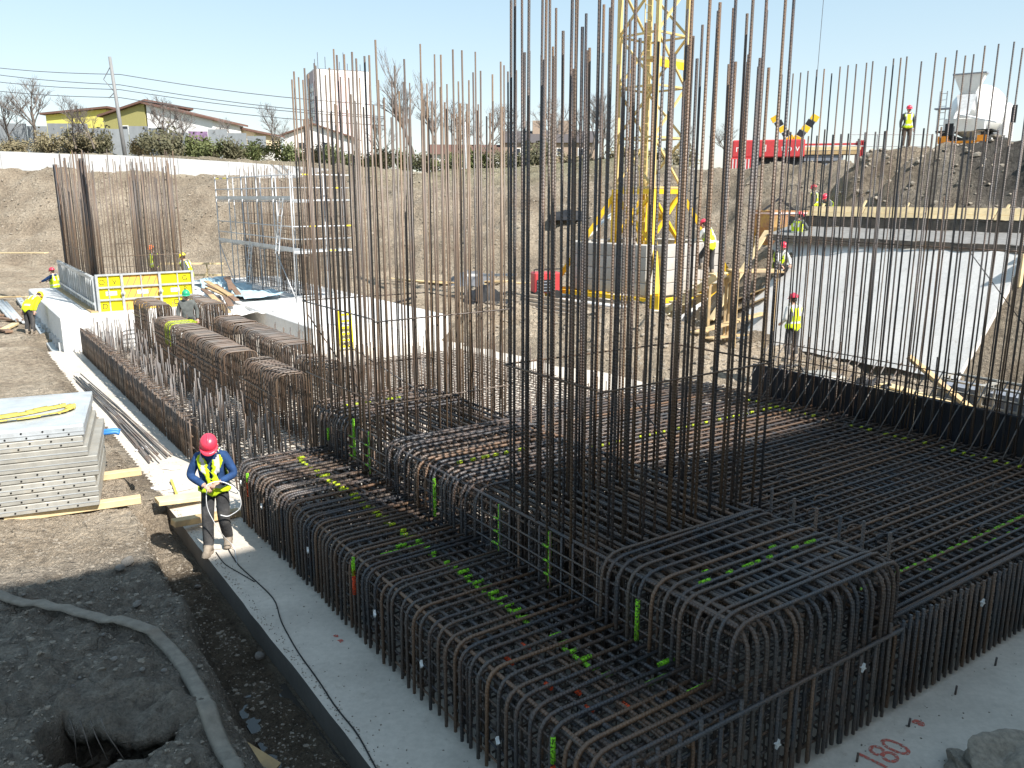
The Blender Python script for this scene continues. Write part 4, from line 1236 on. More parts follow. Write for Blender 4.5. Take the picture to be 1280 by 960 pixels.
stone(1264, 972, .33, 'rough lump of grey rubble at the edge of the slab before the right cage face', None, .08)
stone(1205, 962, .15, 'smaller lump of rubble next to the big one at the slab edge', None, .03)
stone(122, 955, .16, 'earth boulder lying in the mouth of the dark hole', None, .1)
SM = SM_keep

def hole_lip():
    m = MB(); nx_, ny_ = 44, 26
    jj, ii_ = np.meshgrid(np.arange(ny_ + 1), np.arange(nx_ + 1), indexing='ij')
    x = HOLE.x - .85 + 1.7 * ii_ / nx_
    y0 = HOLE.y + 0.02 + .16 * ((x - HOLE.x) / .6) ** 2 + .22 * fbm(x * 3.1, x * 0 + 4.2, 4, 7)
    y = y0 + (HOLE.y + .80 - y0) * jj / ny_
    z = height(x, y, True, False) + .035 - .05 * np.clip(1 - jj / 4, 0, 1) - (.05 * (jj > ny_ - 3) + .05 * ((ii_ < 2) | (ii_ > nx_ - 2)))
    for zz in (z, z - .10 - .10 * jj / ny_):
        m.v += [tuple(q) for q in np.stack([x, y, zz], -1).reshape(-1, 3).tolist()]
    S = (nx_ + 1) * (ny_ + 1)
    for j in range(ny_):
        for i in range(nx_):
            a = j * (nx_ + 1) + i
            m.face((a, a + 1, a + nx_ + 2, a + nx_ + 1)); m.face((S + a, S + a + nx_ + 1, S + a + nx_ + 2, S + a + 1))
    for i in range(nx_): m.face((i, S + i, S + i + 1, i + 1))
    o = m.build('ground_lip', 'soil', None, True)
    ca = o.data.color_attributes.new('tint', 'FLOAT_COLOR', 'POINT')
    ca.data.foreach_set('color', [c for _ in m.v for c in (.98, 1.02, 1.10, 1)])
    return struct(o)
hole_lip()
for k in range(4):
    a = HOLE + Vector((-.42 + .1 * k, .16 - .02 * k, .02)); a.z = float(height(np.array([a.x]), np.array([a.y]), True, False)[0]) + .03
    m = MB().tube(bend([a, a + Vector((.10, -.14, -.10)), a + Vector((.12 + .05 * k, -.24, -.34 - .05 * k))], .08), [.006] * 7, 5) if False else MB().tube([a, a + Vector((.10, -.12, -.06)), a + Vector((.14 + .05 * k, -.2, -.3))], [.007, .005, .003], 5)
    o = m.build('root', 'bark', None, True); tag(o, 'thin pale root hanging over the lip of the dark hole', 'root', 'roots at the hole')
# scattered rubble on the banks (uncountable)
def rubble(name, pts, mat, label):
    base = []
    bm = bmesh.new(); bmesh.ops.create_icosphere(bm, subdivisions=1, radius=1)
    ico_v = [v_.co.copy() for v_ in bm.verts]; ico_f = [[q.index for q in f.verts] for f in bm.faces]; bm.free()
    V = np.array([tuple(c) for c in ico_v]); Fi = np.array(ico_f); n = len(pts)
    allv = np.zeros((n, len(V), 3)); 
    for i, (x, y, z, r_) in enumerate(pts):
        k = rng.uniform(.65, 1.25, (len(V), 1)); sc_ = np.array([r_ * rng.uniform(.7, 1.4), r_ * rng.uniform(.7, 1.4), r_ * rng.uniform(.45, .85)])
        allv[i] = V * k * sc_ + np.array([x, y, z])
    fi = (Fi[None] + (np.arange(n) * len(V))[:, None, None]).reshape(-1, 3)
    me_ = bpy.data.meshes.new(name); me_.from_pydata(allv.reshape(-1, 3).tolist(), [], fi.tolist()); me_.materials.append(MATS[mat])
    o = link(name, me_); o['kind'] = 'stuff'; tag(o, label, 'rubble'); return o
pts = []
N_ = 60000
xs = rng.uniform(-45, 30, N_); ys = rng.uniform(28, 80, N_)
d_, p_ = foot_dist(xs, ys); u_, v_ = to_uv(xs, ys)
ok = (d_ > 0.3) & (d_ < 22) & ~((v_ > 6.9) & (v_ < 17) & (d_ < 5.6) & (p_ > 8))
xs, ys, dd, pp = xs[ok][:9000], ys[ok][:9000], d_[ok][:9000], p_[ok][:9000]
zs = height(xs, ys)
keep = (pp > 7.4) | (rng.random(len(xs)) < .55)
for x, y, z, q, p in zip(xs[keep], ys[keep], zs[keep], dd[keep], pp[keep]):
    pts.append((x, y, z, rng.uniform(.04, .11) * (1.5 if p > 7.4 and rng.random() < .4 else 1)))
rubble('bank_rubble', pts, 'stone_soil', 'loose stones and clods strewn over the far earth banks')
pts = []
xs = rng.uniform(-8.5, -1.0, 14000); ys = rng.uniform(3.5, 20, 14000) ** 1.0; u_, v_ = to_uv(xs, ys)
ok = (u_ < -1.0); xs, ys, vv = xs[ok], ys[ok], v_[ok]; zs = height(xs, ys)
for x, y, z, q in zip(xs, ys, zs, vv): pts.append((x, y, z - .003, rng.uniform(.005, .018) * (1.9 if rng.random() < .12 else 1)))
xs = rng.uniform(-7.5, -1.4, 16000); ys = rng.uniform(4.2, 13.0, 16000); u_, v_ = to_uv(xs, ys)
ok = (u_ < -0.95) & (v_ < 9.5); xs, ys = xs[ok][:7000], ys[ok][:7000]; zs = height(xs, ys)
for x, y, z in zip(xs, ys, zs): pts.append((x, y, z, rng.uniform(.006, .014) * (2.6 if rng.random() < .06 else 1)))
rubble('bank_gravel', pts, 'stone_soil', 'fine crumbs and gravel covering the near soil bank')
pts = []
xs = rng.uniform(-2, 22, 12000); ys = rng.uniform(16, 48, 12000); u_, v_ = to_uv(xs, ys); d_, p_ = foot_dist(xs, ys)
ok = (d_ < 0) & ((u_ > 12.5) | (v_ > 28)); xs, ys = xs[ok][:3500], ys[ok][:3500]; zs = height(xs, ys)
for x, y, z in zip(xs, ys, zs): pts.append((x, y, z, rng.uniform(.03, .10)))
rubble('pit_rubble', pts, 'stone_soil', 'loose stones on the bare soil around the crane base')

pts = []
for i in range(1500):
    k = rng.random()
    if k < .5: u_, v_ = -.8 + .75 * rng.random() ** 2.2, rng.uniform(-.5, 24)
    elif k < .8: u_, v_ = -.8 + .1 * rng.random(), rng.uniform(-.5, 12)
    else: u_, v_ = rng.uniform(0, 9), -1.7 + 1.6 * rng.random()
    p = W(u_, v_, .002); pts.append((p.x, p.y, p.z, rng.uniform(.003, .011)))
rubble('slab_grit', pts, 'stone_soil', 'dry soil crumbs and grit scattered over the slab beside the cage')
# shallow water standing in the trench bottom; the uneven soil makes its shore
o = MB().box(-1.45, -0.86, 0.3, 4.4, -0.40, -0.305).build('water', 'puddle'); o.location = W(0, 0, 0); o.rotation_euler = (0, 0, TH); struct(o)

# ------------------------------------------------------------------ tower crane
CC = Vector((5.95, 37.0, 0.0))
pad_z = 0.62
CR = R(43)                      # mast turned towards the viewer
pad = MB().box(-3.3, 3.3, -3.3, 3.3, -1.2, 0.0).build('crane_pad', 'concrete_white', None, False, .05)
pad.location = CC + Vector((0, 0, pad_z)); pad.rotation_euler = (0, 0, CR); struct(pad)
crane = thing('tower_crane', 'yellow tower crane with lattice mast on a cross base with struts', 'crane', CC + Vector((0, 0, pad_z)), CR)
hw = 1.0
def bx(name, a, b_, w, mat, parent=crane):
    a, b_ = Vector(a), Vector(b_); d = b_ - a
    q = d.to_track_quat('X', 'Z').to_matrix().to_4x4()
    return MB().box(0, d.length, -w / 2, w / 2, -w / 2, w / 2, Matrix.Translation(a) @ q).build(name, mat, parent)
# cross base: beams along the diagonals, feet at their ends
for sx, sy in ((1, 1), (1, -1), (-1, 1), (-1, -1)):
    e = (sx * 2.95, sy * 2.95, .30)
    bx('base_beam', (sx * .2, sy * .2, .30), e, .30, 'crane_yellow')
    MB().box(e[0] - .22, e[0] + .22, e[1] - .22, e[1] + .22, 0, .55).build('foot', 'crane_yellow', crane)
    MB().box(e[0] - .16, e[0] + .16, e[1] - .16, e[1] + .16, -.0, .62).build('foot_jack', 'crane_yellow', crane)
    bx('strut', (sx * 2.85, sy * 2.85, .55), (sx * hw, sy * hw, 4.55), .20, 'crane_yellow')
    bx('base_leg', (sx * hw, sy * hw, .4), (sx * hw, sy * hw, 4.7), .24, 'crane_yellow')
for i, (sx, sy) in enumerate(((1, 1), (-1, 1), (-1, -1), (1, -1))):
    tx, ty = ((1, 1), (-1, 1), (-1, -1), (1, -1))[(i + 1) % 4]
    A = lambda z: (sx * hw, sy * hw, z); B = lambda z: (tx * hw, ty * hw, z)
    bx('base_ring', A(4.6), B(4.6), .2, 'crane_yellow'); bx('outer_beam', (sx * 2.9, sy * 2.9, .28), (tx * 2.9, ty * 2.9, .28), .18, 'crane_yellow')
    for (z0, z1) in ((.6, 2.5), (2.5, 4.5)):
        bx('base_brace', A(z0), B(z1), .11, 'crane_yellow'); bx('base_brace', B(z0), A(z1), .11, 'crane_yellow')
# ballast blocks: stacks between the arms
bm_ = MB().box(-.36, .36, -.42, .42, 0, .50).mesh('ballast_block', 'ballast', False, .025)
for side in range(4):
    a0 = side * R(90)
    for r_ in range(4):
        for c_ in range(5):
            x = -1.68 + .84 * c_; y = -2.35
            p = Matrix.Rotation(a0, 3, 'Z') @ Vector((x, y, .42 + .515 * r_))
            if c_ in (0, 4) and r_ > 0 and side in (1, 3): pass
            o = link('ballast_block', MB().box(-.41, .41, -.30, .30, 0, .50).mesh('ballast_block', 'ballast', False, .02) if (r_, c_, side) == (0, 0, 0) else bpy.data.meshes['ballast_block.001'] if 'ballast_block.001' in bpy.data.meshes else bm_, crane, p); o.rotation_euler = (0, 0, a0)
# mast sections
zb, hs_ = 4.75, 2.05
for s_ in range(9):
    z0 = zb + s_ * hs_; z1 = z0 + hs_
    for i, (sx, sy) in enumerate(((1, 1), (-1, 1), (-1, -1), (1, -1))):
        tx, ty = ((1, 1), (-1, 1), (-1, -1), (1, -1))[(i + 1) % 4]
        bx('mast_leg', (sx * hw, sy * hw, z0), (sx * hw, sy * hw, z1 - .01), .165, 'crane_mast')
        bx('mast_rail', (sx * hw, sy * hw, z0 + .02), (tx * hw, ty * hw, z0 + .02), .08, 'crane_mast')
        a, b_ = ((sx, sy), (tx, ty)) if s_ % 2 else ((tx, ty), (sx, sy))
        bx('mast_brace', (a[0] * hw, a[1] * hw, z0 + .05), (b_[0] * hw, b_[1] * hw, z1), .085, 'crane_mast')
MB().box(-.95, .95, -.95, -.1, 9.9, 10.0).build('rest_platform', 'crane_mast', crane)
MB().box(-.95, .95, -.95, -.9, 9.6, 9.9).build('platform_edge', 'crane_yellow', crane)
for s_ in (-.22, .22): MB().tube([(s_ + .3, .55, .5), (s_ + .3, .55, 22)], .025, 5).build('ladder_stile', 'crane_mast', crane)
m = MB()
for k in range(70): m.tube([(.08, .55, .6 + .3 * k), (.52, .55, .6 + .3 * k)], .013, 4)
o = m.build('ladder_rungs', 'crane_mast', crane)
for (dx, dz) in ((5.6, 0), (6.1, 0)):
    pass
# pale concrete plates tilted in the base
plank('concrete_slab_piece', CC + Vector((-2.6, .3, pad_z + 2.7)), CC + Vector((-.9, .9, pad_z + 4.0)), .5, .10, 'white_dirty', 'white board leaning up inside the yellow crane base', None, 'board')
# hoist ropes hanging behind the right starter bars
HOOK = at_y(983, 205, 56) + Vector((.3, -.3, 2.95))
for k, dx in enumerate((-1.15, 1.15)):
    o = MB().tube([(0, 0, 0), (.1, 0, 16)], .018, 5).build('hoist_rope', 'wire'); o.location = HOOK + Vector((dx, 0, 0))
    tag(o, 'thin steel hoist rope rising from the striped hook block of the red crane truck', 'rope', 'hoist ropes of the crane')

# red generator left of the crane
gp = hit(680, 366, 60)
gen = thing('generator', 'small red and black generator on the ground left of the crane ballast', 'generator', at_y(682, 364, 36.5), R(12))
gen.location.z = .62
MB().box(-.6, .6, -.4, .4, .25, 1.15).build('body', 'red_paint', gen, False, .05)
MB().box(-.5, .1, -.43, -.401, .3, .85).build('grille', 'black', gen)
for k in range(4): MB().box(-.48, .08, -.45, -.431, .36 + .13 * k, .40 + .13 * k).build('slat', 'tarp_grey', gen)
for sx in (-.4, .4): MB().tube([(sx, -.42, .2), (sx, .42, .2)], .2, 10).build('wheel', 'rubber', gen)
MB().tube(bend([(-.6, -.3, 1.15), (-.6, -.3, 1.3), (.6, -.3, 1.3), (.6, -.3, 1.15)], .1), .025, 6).build('handle', 'black', gen)

# timber stairs and platform by the crane
stp = thing('timber_stairs', 'rough timber stairs climbing from the crane base to the worker in the red helmet', 'stairs', (0, 0, 0))
A0, A1 = at_y(822, 398, 28.5), at_y(908, 338, 26.2)
for s_ in (-.45, .45):
    d = (A1 - A0); nn = Vector((-d.y, d.x, 0)).normalized() * s_
    plank('stringer', A0 + nn - Vector((0, 0, .15)), A1 + nn - Vector((0, 0, .15)), .06, .22, 'timber_pale', None).parent = stp
for k in range(9):
    t_ = (k + .5) / 9; c = A0 + (A1 - A0) * t_; d = (A1 - A0); nn = Vector((-d.y, d.x, 0)).normalized()
    plank('tread', c - nn * .55, c + nn * .55, .26, .045, 'timber_pale', None).parent = stp
for s_ in (-.4, .4):
    nn = Vector((-(A1 - A0).y, (A1 - A0).x, 0)).normalized() * s_
    for t_ in (.35, .9):
        c = A0 + (A1 - A0) * t_ + nn; zg = hgt(c.x, c.y)
        plank('post', Vector((c.x, c.y, min(zg, c.z - .4) - .05)), Vector((c.x, c.y, c.z - .1)), .08, .08, 'timber', None).parent = stp
P1 = A1 + Vector((.9, .2, -.02))
for k in range(4): plank('landing_board', P1 + Vector((-.75, -.5 + .26 * k, 0)), P1 + Vector((.8, -.5 + .26 * k, .0)), .24, .05, 'timber', None).parent = stp
for sx in (-.6, .6):
    for sy in (-.45, .35): plank('post', Vector((P1.x + sx, P1.y + sy, hgt(P1.x + sx, P1.y + sy) - .1)), Vector((P1.x + sx, P1.y + sy, P1.z - .03)), .1, .1, 'timber', None).parent = stp
# boards lying between stairs and slope
for k, (a, b_) in enumerate((((868, 420), (955, 395)), ((880, 408), (960, 375)), ((905, 385), (958, 365)), ((885, 430), (930, 425)))):
    p, q = hit(*a, 60), hit(*b_, 60)
    plank('timber_plank', p + Vector((0, 0, .08 + .03 * k)), q + Vector((0, 0, .10 + .03 * k)), .3, .05, 'timber', 'weathered board lying on the soil between the timber stairs and the concrete slope', 'boards by the stairs')
# planks left of crane base and long timbers
for k in range(5):
    p, q = at_y(630 + 8 * k, 386 - 2 * k, 33.5), at_y(770 + 4 * k, 408 - 2 * k, 31.5)
    p.z = max(p.z, hgt(p.x, p.y) + .05); q.z = max(q.z, hgt(q.x, q.y) + .05)
    plank('timber_beam', p + Vector((0, .3 * k, .04 * k)), q + Vector((0, .3 * k, .04 * k)), .14, .12, 'timber_old', 'long old timber beam lying in front of the crane base', 'old beams in front of the crane')

# ------------------------------------------------------------------ middle ground clutter
def lump(name, label, cat, p, sx, sy, sz, mat, seed, rz=0.0, n=22):
    m = MB(); K_ = n
    for i in range(K_ + 1):
        for j in range(K_ + 1):
            x, y = 2 * i / K_ - 1, 2 * j / K_ - 1
            e = max(0, 1 - (x * x + y * y)) ** .6
            f = float(fbm(np.array([x * 2.2 + seed]), np.array([y * 2.2 - seed]), 4, seed)[0])
            m.v.append((x * sx * (1 + .15 * f), y * sy * (1 + .15 * f), sz * e * (1 + .7 * f) + .02))
    for i in range(K_):
        for j in range(K_):
            a = i * (K_ + 1) + j; m.face((a, a + K_ + 1, a + K_ + 2, a + 1))
    n0 = len(m.v)
    o = m.build(name, mat, None, True); o.location = p; o.rotation_euler = (0, 0, rz); tag(o, label, cat); return o
p = at_y(585, 318, 50); lump('tarpaulin', 'grey tarpaulin spread up the far bank behind the starter bars', 'tarpaulin', Vector((p.x, p.y, hgt(p.x, p.y) - .3)), 1.5, 2.2, .9, 'tarp_dark', 4)
p = at_y(603, 370, 41); lump('cable_heap', 'heap of black cable coils on the ground left of the crane', 'cable heap', Vector((p.x, p.y, hgt(p.x, p.y))), .9, .8, .9, 'black', 9)
p = at_y(640, 382, 37); lump('black_sheet', 'crumpled black plastic sheet on the ground beside the cable heap', 'plastic sheet', Vector((p.x, p.y, hgt(p.x, p.y))), 1.8, .9, .35, 'black', 12)
p = at_y(720, 222, 57); lump('black_sheet', 'black plastic sheet bundle lying on top of the far bank', 'plastic sheet', Vector((p.x, p.y, hgt(p.x, p.y) - .1)), 1.8, .8, .6, 'black', 15)
fr = thing('sawhorse', 'white metal trestle frame standing by the cable heap', 'trestle', at_y(612, 372, 42.5), .1)
fr.location.z = hgt(fr.location.x, fr.location.y)
for x in (-1.2, .1, 1.3): MB().box(x - .06, x + .06, -.05, .05, 0, 1.35).build('post', 'white_dirty', fr)
MB().box(-1.3, 1.4, -.06, .06, 1.1, 1.22).build('beam', 'white_dirty', fr)
for k in range(9):
    p, q = at_y(486 + 12 * k, 322 + 4 * k, 50), at_y(560 + 14 * k, 330 + 5 * k, 49)
    p.z, q.z = hgt(p.x, p.y) + .12, hgt(q.x, q.y) + .12
    plank('timber_plank', p, q, .22, .06, 'timber' if k % 2 else 'timber_pale', 'board lying along the foot of the far bank behind the starter bars', 'boards along the far bank foot')
o = MB().tube(bend([at_y(455, 388, 36), at_y(490, 380, 38), at_y(520, 371, 40)], .5), .06, 8).build('drain_pipe', 'black', None, True)
tag(o, 'length of black plastic pipe lying on the pale ground', 'pipe')

# white sheeting and brown planks between the two foundations
def sheet(label, u0, u1, v0, v1, z, mat, seed):
    m = MB(); n_ = 26
    for i in range(n_ + 1):
        for j in range(n_ + 1):
            u, v_ = u0 + (u1 - u0) * i / n_, v0 + (v1 - v0) * j / n_
            f = float(fbm(np.array([u * 1.1 + seed]), np.array([v_ * 1.1]), 4, seed)[0])
            m.v.append((u + .2 * f, v_ - .2 * f, z + .35 * f))
    for i in range(n_):
        for j in range(n_):
            a = i * (n_ + 1) + j; m.face((a, a + n_ + 1, a + n_ + 2, a + 1))
    o = m.build('plastic_sheeting', mat, None, True); o.location = W(0, 0, 0); o.rotation_euler = (0, 0, TH)
    o.modifiers.new('thick', 'SOLIDIFY').thickness = .02
    tag(o, label, 'sheeting'); return o
sheet('crumpled white plastic sheeting spread between the two concrete foundations', 4.7, 6.6, 26.2, 35, .75, 'tarp_white', 3)
sheet('pale blue plastic sheet on the foundation at the foot of the scaffold', 6.6, 8.1, 29.5, 38.0, 1.05, 'tarp_blue', 8)
for k in range(9):
    a = W(4.9 + random.uniform(-.2, .6) + .18 * k, 25.8 + random.uniform(-.4, 1.2) + .5 * k, 1.05 + .03 * k); b_ = W(5.6 + .2 * k + random.uniform(-.6, .6), 30 + .5 * k + random.uniform(0, 2), 1.15 + .03 * k)
    plank('timber_plank', a, b_, .22, .05, 'timber_rot' if k % 3 else 'timber', 'dark brown plank lying on the white plastic sheeting', 'planks on the white sheeting')
tr = thing('timber_trestle', 'light timber trestle guard rail behind the yellow shuttering', 'trestle', at_y(240, 345, 44)); tr.location.z = .3
for k in range(5): MB().box(-1.6 + .8 * k, -1.54 + .8 * k, -.03, .03, 0, 1.25).build('post', 'timber_pale', tr)
for z in (.6, 1.2): MB().box(-1.7, 1.75, -.06, -.035, z, z + .1).build('rail', 'timber_pale', tr)
for k in range(3): plank('diagonal', Vector((-1.5 + .9 * k, .04, .1)), Vector((-.8 + .9 * k, .04, 1.1)), .06, .03, 'timber_pale', None).parent = tr

# far left: long boards, pipes, beams on the ground
for k, (x0, y0, x1, y1, Y0, Y1, mt, lb) in enumerate(((-40, 316, 58, 316, 42, 40, 'timber_pale', 'long pale board held out level beside the left starter bars'),
        (-30, 328, 28, 328, 40, 39, 'timber_pale', 'long pale board lying on the ground left of the starter bars'), (-30, 331, 18, 330, 39, 38.5, 'timber', 'second long board lying on the ground left of the starter bars'))):
    p, q = at_y(x0, y0, Y0), at_y(x1, y1, Y1)
    if k: p.z, q.z = hgt(p.x, p.y) + .06 + .05 * k, hgt(q.x, q.y) + .06 + .05 * k
    plank('timber_board', p, q, .25, .05, mt, lb)
p, q = hit(24, 376, 60), hit(92, 476, 40)
bmk = thing('steel_beam', 'long grey perforated steel beam lying along the slab below the white concrete block', 'beam', p)
dq = (q - p); Mq = dq.to_track_quat('X', 'Z').to_matrix().to_4x4()
MB().box(0, dq.length, -.11, .11, .02, .14, Mq).build('beam', 'galv', bmk)
for k in range(14): MB().tube([(0.5 + k * .8, 0, .135), (0.5 + k * .8, 0, .146)], .045, 8, True, Mq).build('hole', 'dark_hole', bmk)
for k in range(5):
    p, q = hit(-12 + 5 * k, 372 + 2 * k, 60), hit(14 + 4 * k, 402 + k, 50)
    o = MB().tube([p + Vector((0, 0, .07)), q + Vector((0, 0, .07 + .05 * (k % 2)))], .06, 8).build('steel_pipe', 'galv', None, True)
    tag(o, 'grey steel pipe in the pile on the ground left of the white concrete block', 'pipe', 'pipes left of the white block')
for k, (x0, y0, x1, y1, mt) in enumerate(((-10, 400, 26, 404, 'timber_rot'), (-10, 396, 24, 398, 'timber_rot'), (4, 416, 20, 408, 'timber_pale'), (-6, 412, 12, 418, 'timber_rot'))):
    p, q = hit(x0, y0, 60), hit(x1, y1, 60)
    plank('timber_plank', p + Vector((0, 0, .1)), q + Vector((0, 0, .1)), .25, .08, mt, ['brown plank beside the grey pipes', 'second brown plank beside the grey pipes', 'pale timber offcut on the soil near the grey pipes', 'dark timber offcut on the soil near the grey pipes'][k])

# right: machine, tarp, timbers and crates behind the black plates
mch = thing('compactor', 'grey machine with engine housing behind the black edge plates', 'machine', W(13.3, 7.6, 0), TH + R(70)); mch.location.z = hgt(mch.location.x, mch.location.y) + .05
MB().box(-.8, .8, -.45, .45, .3, .95).build('housing', 'galv', mch, False, .06)
MB().box(-.5, .3, -.35, .35, .951, 1.2).build('engine', 'galv_side', mch, False, .05)
MB().box(-.9, .9, -.5, .5, 0.02, .28).build('base_frame', 'black', mch, False, .03)
MB().tube(bend([(.8, -.3, .8), (1.3, -.3, 1.1), (1.3, .3, 1.1), (.8, .3, .8)], .1), .03, 6).build('handle', 'black', mch, True)
for x in (-.5, .5): MB().tube([(x, -.52, .2), (x, .52, .2)], .2, 12).build('roller', 'galv_side', mch)
p = W(12.6, 5.9); lump('tarpaulin', 'black tarpaulin bunched up behind the black edge plates', 'tarpaulin', Vector((p.x, p.y, hgt(p.x, p.y) + .2)), .7, .5, 1.1, 'black', 21)
plank('timber_board', W(12.6, 3.6, .9), W(12.2, 4.9, 1.9), .28, .06, 'timber', 'timber board leaning at a slant behind the black edge plates')
for k in range(3): plank('timber_board', W(12.0 + .3 * k, 4.2, .95 + .04 * k), W(12.4 + .25 * k, 6.4 - .3 * k, 1.0 + .04 * k), .3, .05, 'timber_pale', 'pale board lying behind the black edge plates beside the leaning board', 'boards behind the edge plates')
for k in range(6):
    i_, j_ = k % 3, k // 3
    c = thing('crate', 'grey mesh crate in the %s row behind the edge plates, %s from the leaning board' % (('lower', 'upper')[j_], ('third', 'second', 'first')[i_]), 'crate', W(13.2, 2.3 + .95 * i_, .25 + .62 * j_), TH, 'grey crates behind the edge plates')
    MB().box(-.4, .4, -.45, .45, 0, .06).build('floor', 'galv', c)
    for (a, b_) in (((-.4, -.45), (.4, -.45)), ((.4, -.45), (.4, .45)), ((.4, .45), (-.4, .45)), ((-.4, .45), (-.4, -.45))):
        for z in (.18, .36, .56): bx('rail', (*a, z), (*b_, z), .035, 'galv_side', c)
        for t_ in (0, .25, .5, .75): x, y = a[0] + (b_[0] - a[0]) * t_, a[1] + (b_[1] - a[1]) * t_; bx('slat', (x, y, .05), (x, y, .58), .03, 'galv_side', c)
    MB().box(-.33, .33, -.38, .38, .062, .45).build('contents', 'tarp_grey', c)
# concrete skip beside the slope
cs = hit(972, 272, 60)
skp = thing('concrete_skip', 'rusty brown and yellow concrete skip hanging beside the top of the slope', 'skip', at_y(972, 285, 36.5), R(20))
m = MB()
def frustum(m, x0, x1, z0, z1):
    n = len(m.v)
    for (h, z) in ((x0, z0), (x1, z1)):
        for sx, sy in ((-1, -1), (1, -1), (1, 1), (-1, 1)): m.v.append((sx * h, sy * h * .8, z))
    for q in ((3, 2, 1, 0), (0, 1, 5, 4), (1, 2, 6, 5), (2, 3, 7, 6), (3, 0, 4, 7)): m.face([n + i for i in q])
frustum(m, .45, .95, .0, .8); frustum(m, .95, .95, .8, 1.5)
m.build('hopper', 'skip_brown', skp)
MB().box(-1.0, 1.0, -.8, .8, 1.35, 1.42).build('rim', 'panel_pink', skp); MB().box(-.88, .88, -.68, .68, 1.421, 1.425).build('inside', 'black', skp)
for sx in (-1, 1):
    bx('leg', (sx * .8, -.6, -.5), (sx * .8, -.6, .8), .1, 'crane_yellow', skp); bx('leg', (sx * .8, .6, -.5), (sx * .8, .6, .8), .1, 'crane_yellow', skp)
bx('bail', (-.95, 0, 1.4), (0, 0, 2.0), .07, 'black', skp); bx('bail', (.95, 0, 1.4), (0, 0, 2.0), .07, 'black', skp)
skp.location.z = max(hgt(skp.location.x, skp.location.y) + .5, skp.location.z - .9)

# ------------------------------------------------------------------ concrete mixer truck on the right bank
TP = at_y(1201, 190, 46); TP.z = hgt(TP.x, TP.y)
tz = at_y(1201, 190, 46).z
trk = thing('mixer_truck', 'white concrete mixer truck seen from behind on the right bank', 'truck', Vector((TP.x, TP.y, tz)), R(-38))
# local: y forward, rear at y=0, x right
for sx in (-.95, .95): MB().box(sx - .1, sx + .1, 0, 8.2, .75, 1.0).build('chassis_rail', 'black', trk)
def wheel(x, y):
    w_ = MB().tube([(x - .17, y, .52), (x + .17, y, .52)], .52, 18).build('wheel', 'rubber', trk, 'q')
    MB().tube([(x - .175, y, .52), (x + .175, y, .52)], .28, 12).build('rim', 'white_dirty', w_)
for y in (1.2, 2.55, 6.2):
    for sx in (-1.05, 1.05): wheel(sx, y)
Md = Matrix.Translation((0, 3.6, 2.35)) @ Matrix.Rotation(R(-78), 4, 'X')
dr = MB().lathe([(.5, -3.0), (.7, -2.95), (1.1, -2.0), (1.38, -.9), (1.42, .2), (1.2, 1.3), (.7, 2.0), (.4, 2.1)], 28, Md).build('drum', 'white_paint', trk, True)
MB().lathe([(1.415, -.55), (1.43, -.5), (1.43, -.3), (1.42, -.25)], 24, Md).build('drum_band', 'white_dirty', dr)
hop = MB(); n = 0
hop.v = [(-.75, -.05, 3.95), (.75, -.05, 3.95), (.75, .55, 3.95), (-.75, .55, 3.95), (-.35, .15, 3.0), (.35, .15, 3.0), (.35, .5, 3.0), (-.35, .5, 3.0)]
for f in ((0, 4, 5, 1), (1, 5, 6, 2), (2, 6, 7, 3), (3, 7, 4, 0)): hop.face(f)
hop.build('hopper', 'white_paint', trk)
MB().box(-.8, .8, -.1, .6, 3.95, 4.02).build('hopper_rim', 'tarp_grey', trk)
ch_ = MB(); ch_.v = [(-.5, -.05, 2.95), (.5, -.05, 2.95), (.25, -.35, 1.9), (-.25, -.35, 1.9), (0, .25, 2.9), (0, -.05, 1.9)]
for f in ((0, 3, 2, 1), (0, 4, 5, 3), (4, 1, 2, 5)): ch_.face(f)
ch_.build('chute_funnel', 'white_dirty', trk)
m = MB().box(-.22, .22, -2.4, 0, -.06, .0, Matrix.Translation((-.2, -.25, 1.95)) @ Matrix.Rotation(R(62), 4, 'Z') @ Matrix.Rotation(R(14), 4, 'X')); m.build('chute', 'white_dirty', trk)
for sx in (-.7, .7): bx('drum_support', (sx, .3, 1.0), (sx * .5, .5, 3.0), .14, 'white_dirty', trk)
MB().box(-1.0, 1.0, .0, .3, 1.05, 1.75).build('rear_frame', 'white_paint', trk, False, .03)
for sx in (-.95, .95):
    MB().box(sx - .25, sx + .25, -.05, .02, .55, .85).build('tail_light', 'orange_light', trk)
    MB().box(sx - .42, sx + .42, -.03, 1.9, 1.08, 1.14).build('mudguard', 'black', trk)
MB().box(-1.2, 1.2, 0.02, .15, .45, .58).build('under_run_bar', 'orange_light', trk)
MB().box(-.9, -.5, -.02, .25, .9, 1.5).build('pump_box', 'black', trk)
for (a, b_) in (((-1.35, .1, 1.0), (-1.35, .1, 3.2)), ((-1.0, .1, 1.0), (-1.0, .1, 3.2))): MB().tube([a, b_], .03, 6).build('ladder_stile', 'white_dirty', trk)
for k in range(7): MB().tube([(-1.35, .1, 1.1 + .33 * k), (-1.0, .1, 1.1 + .33 * k)], .02, 5).build('ladder_rung', 'white_dirty', trk)
MB().box(-1.5, -.75, -.2, .3, 2.25, 2.32).build('step_platform', 'tarp_grey', trk)
cab = MB().box(-1.2, 1.2, 6.4, 8.3, .6, 3.0).build('cab', 'white_paint', trk, False, .12)
MB().box(-1.0, 1.0, 6.36, 6.39, 2.0, 2.75).build('rear_window', 'glass_dark', cab); MB().box(1.201, 1.22, 6.7, 7.9, 1.9, 2.75).build('side_window', 'glass_dark', cab)
MB().box(1.2, 1.45, 6.9, 7.0, 1.9, 2.9).build('mirror', 'black', cab)
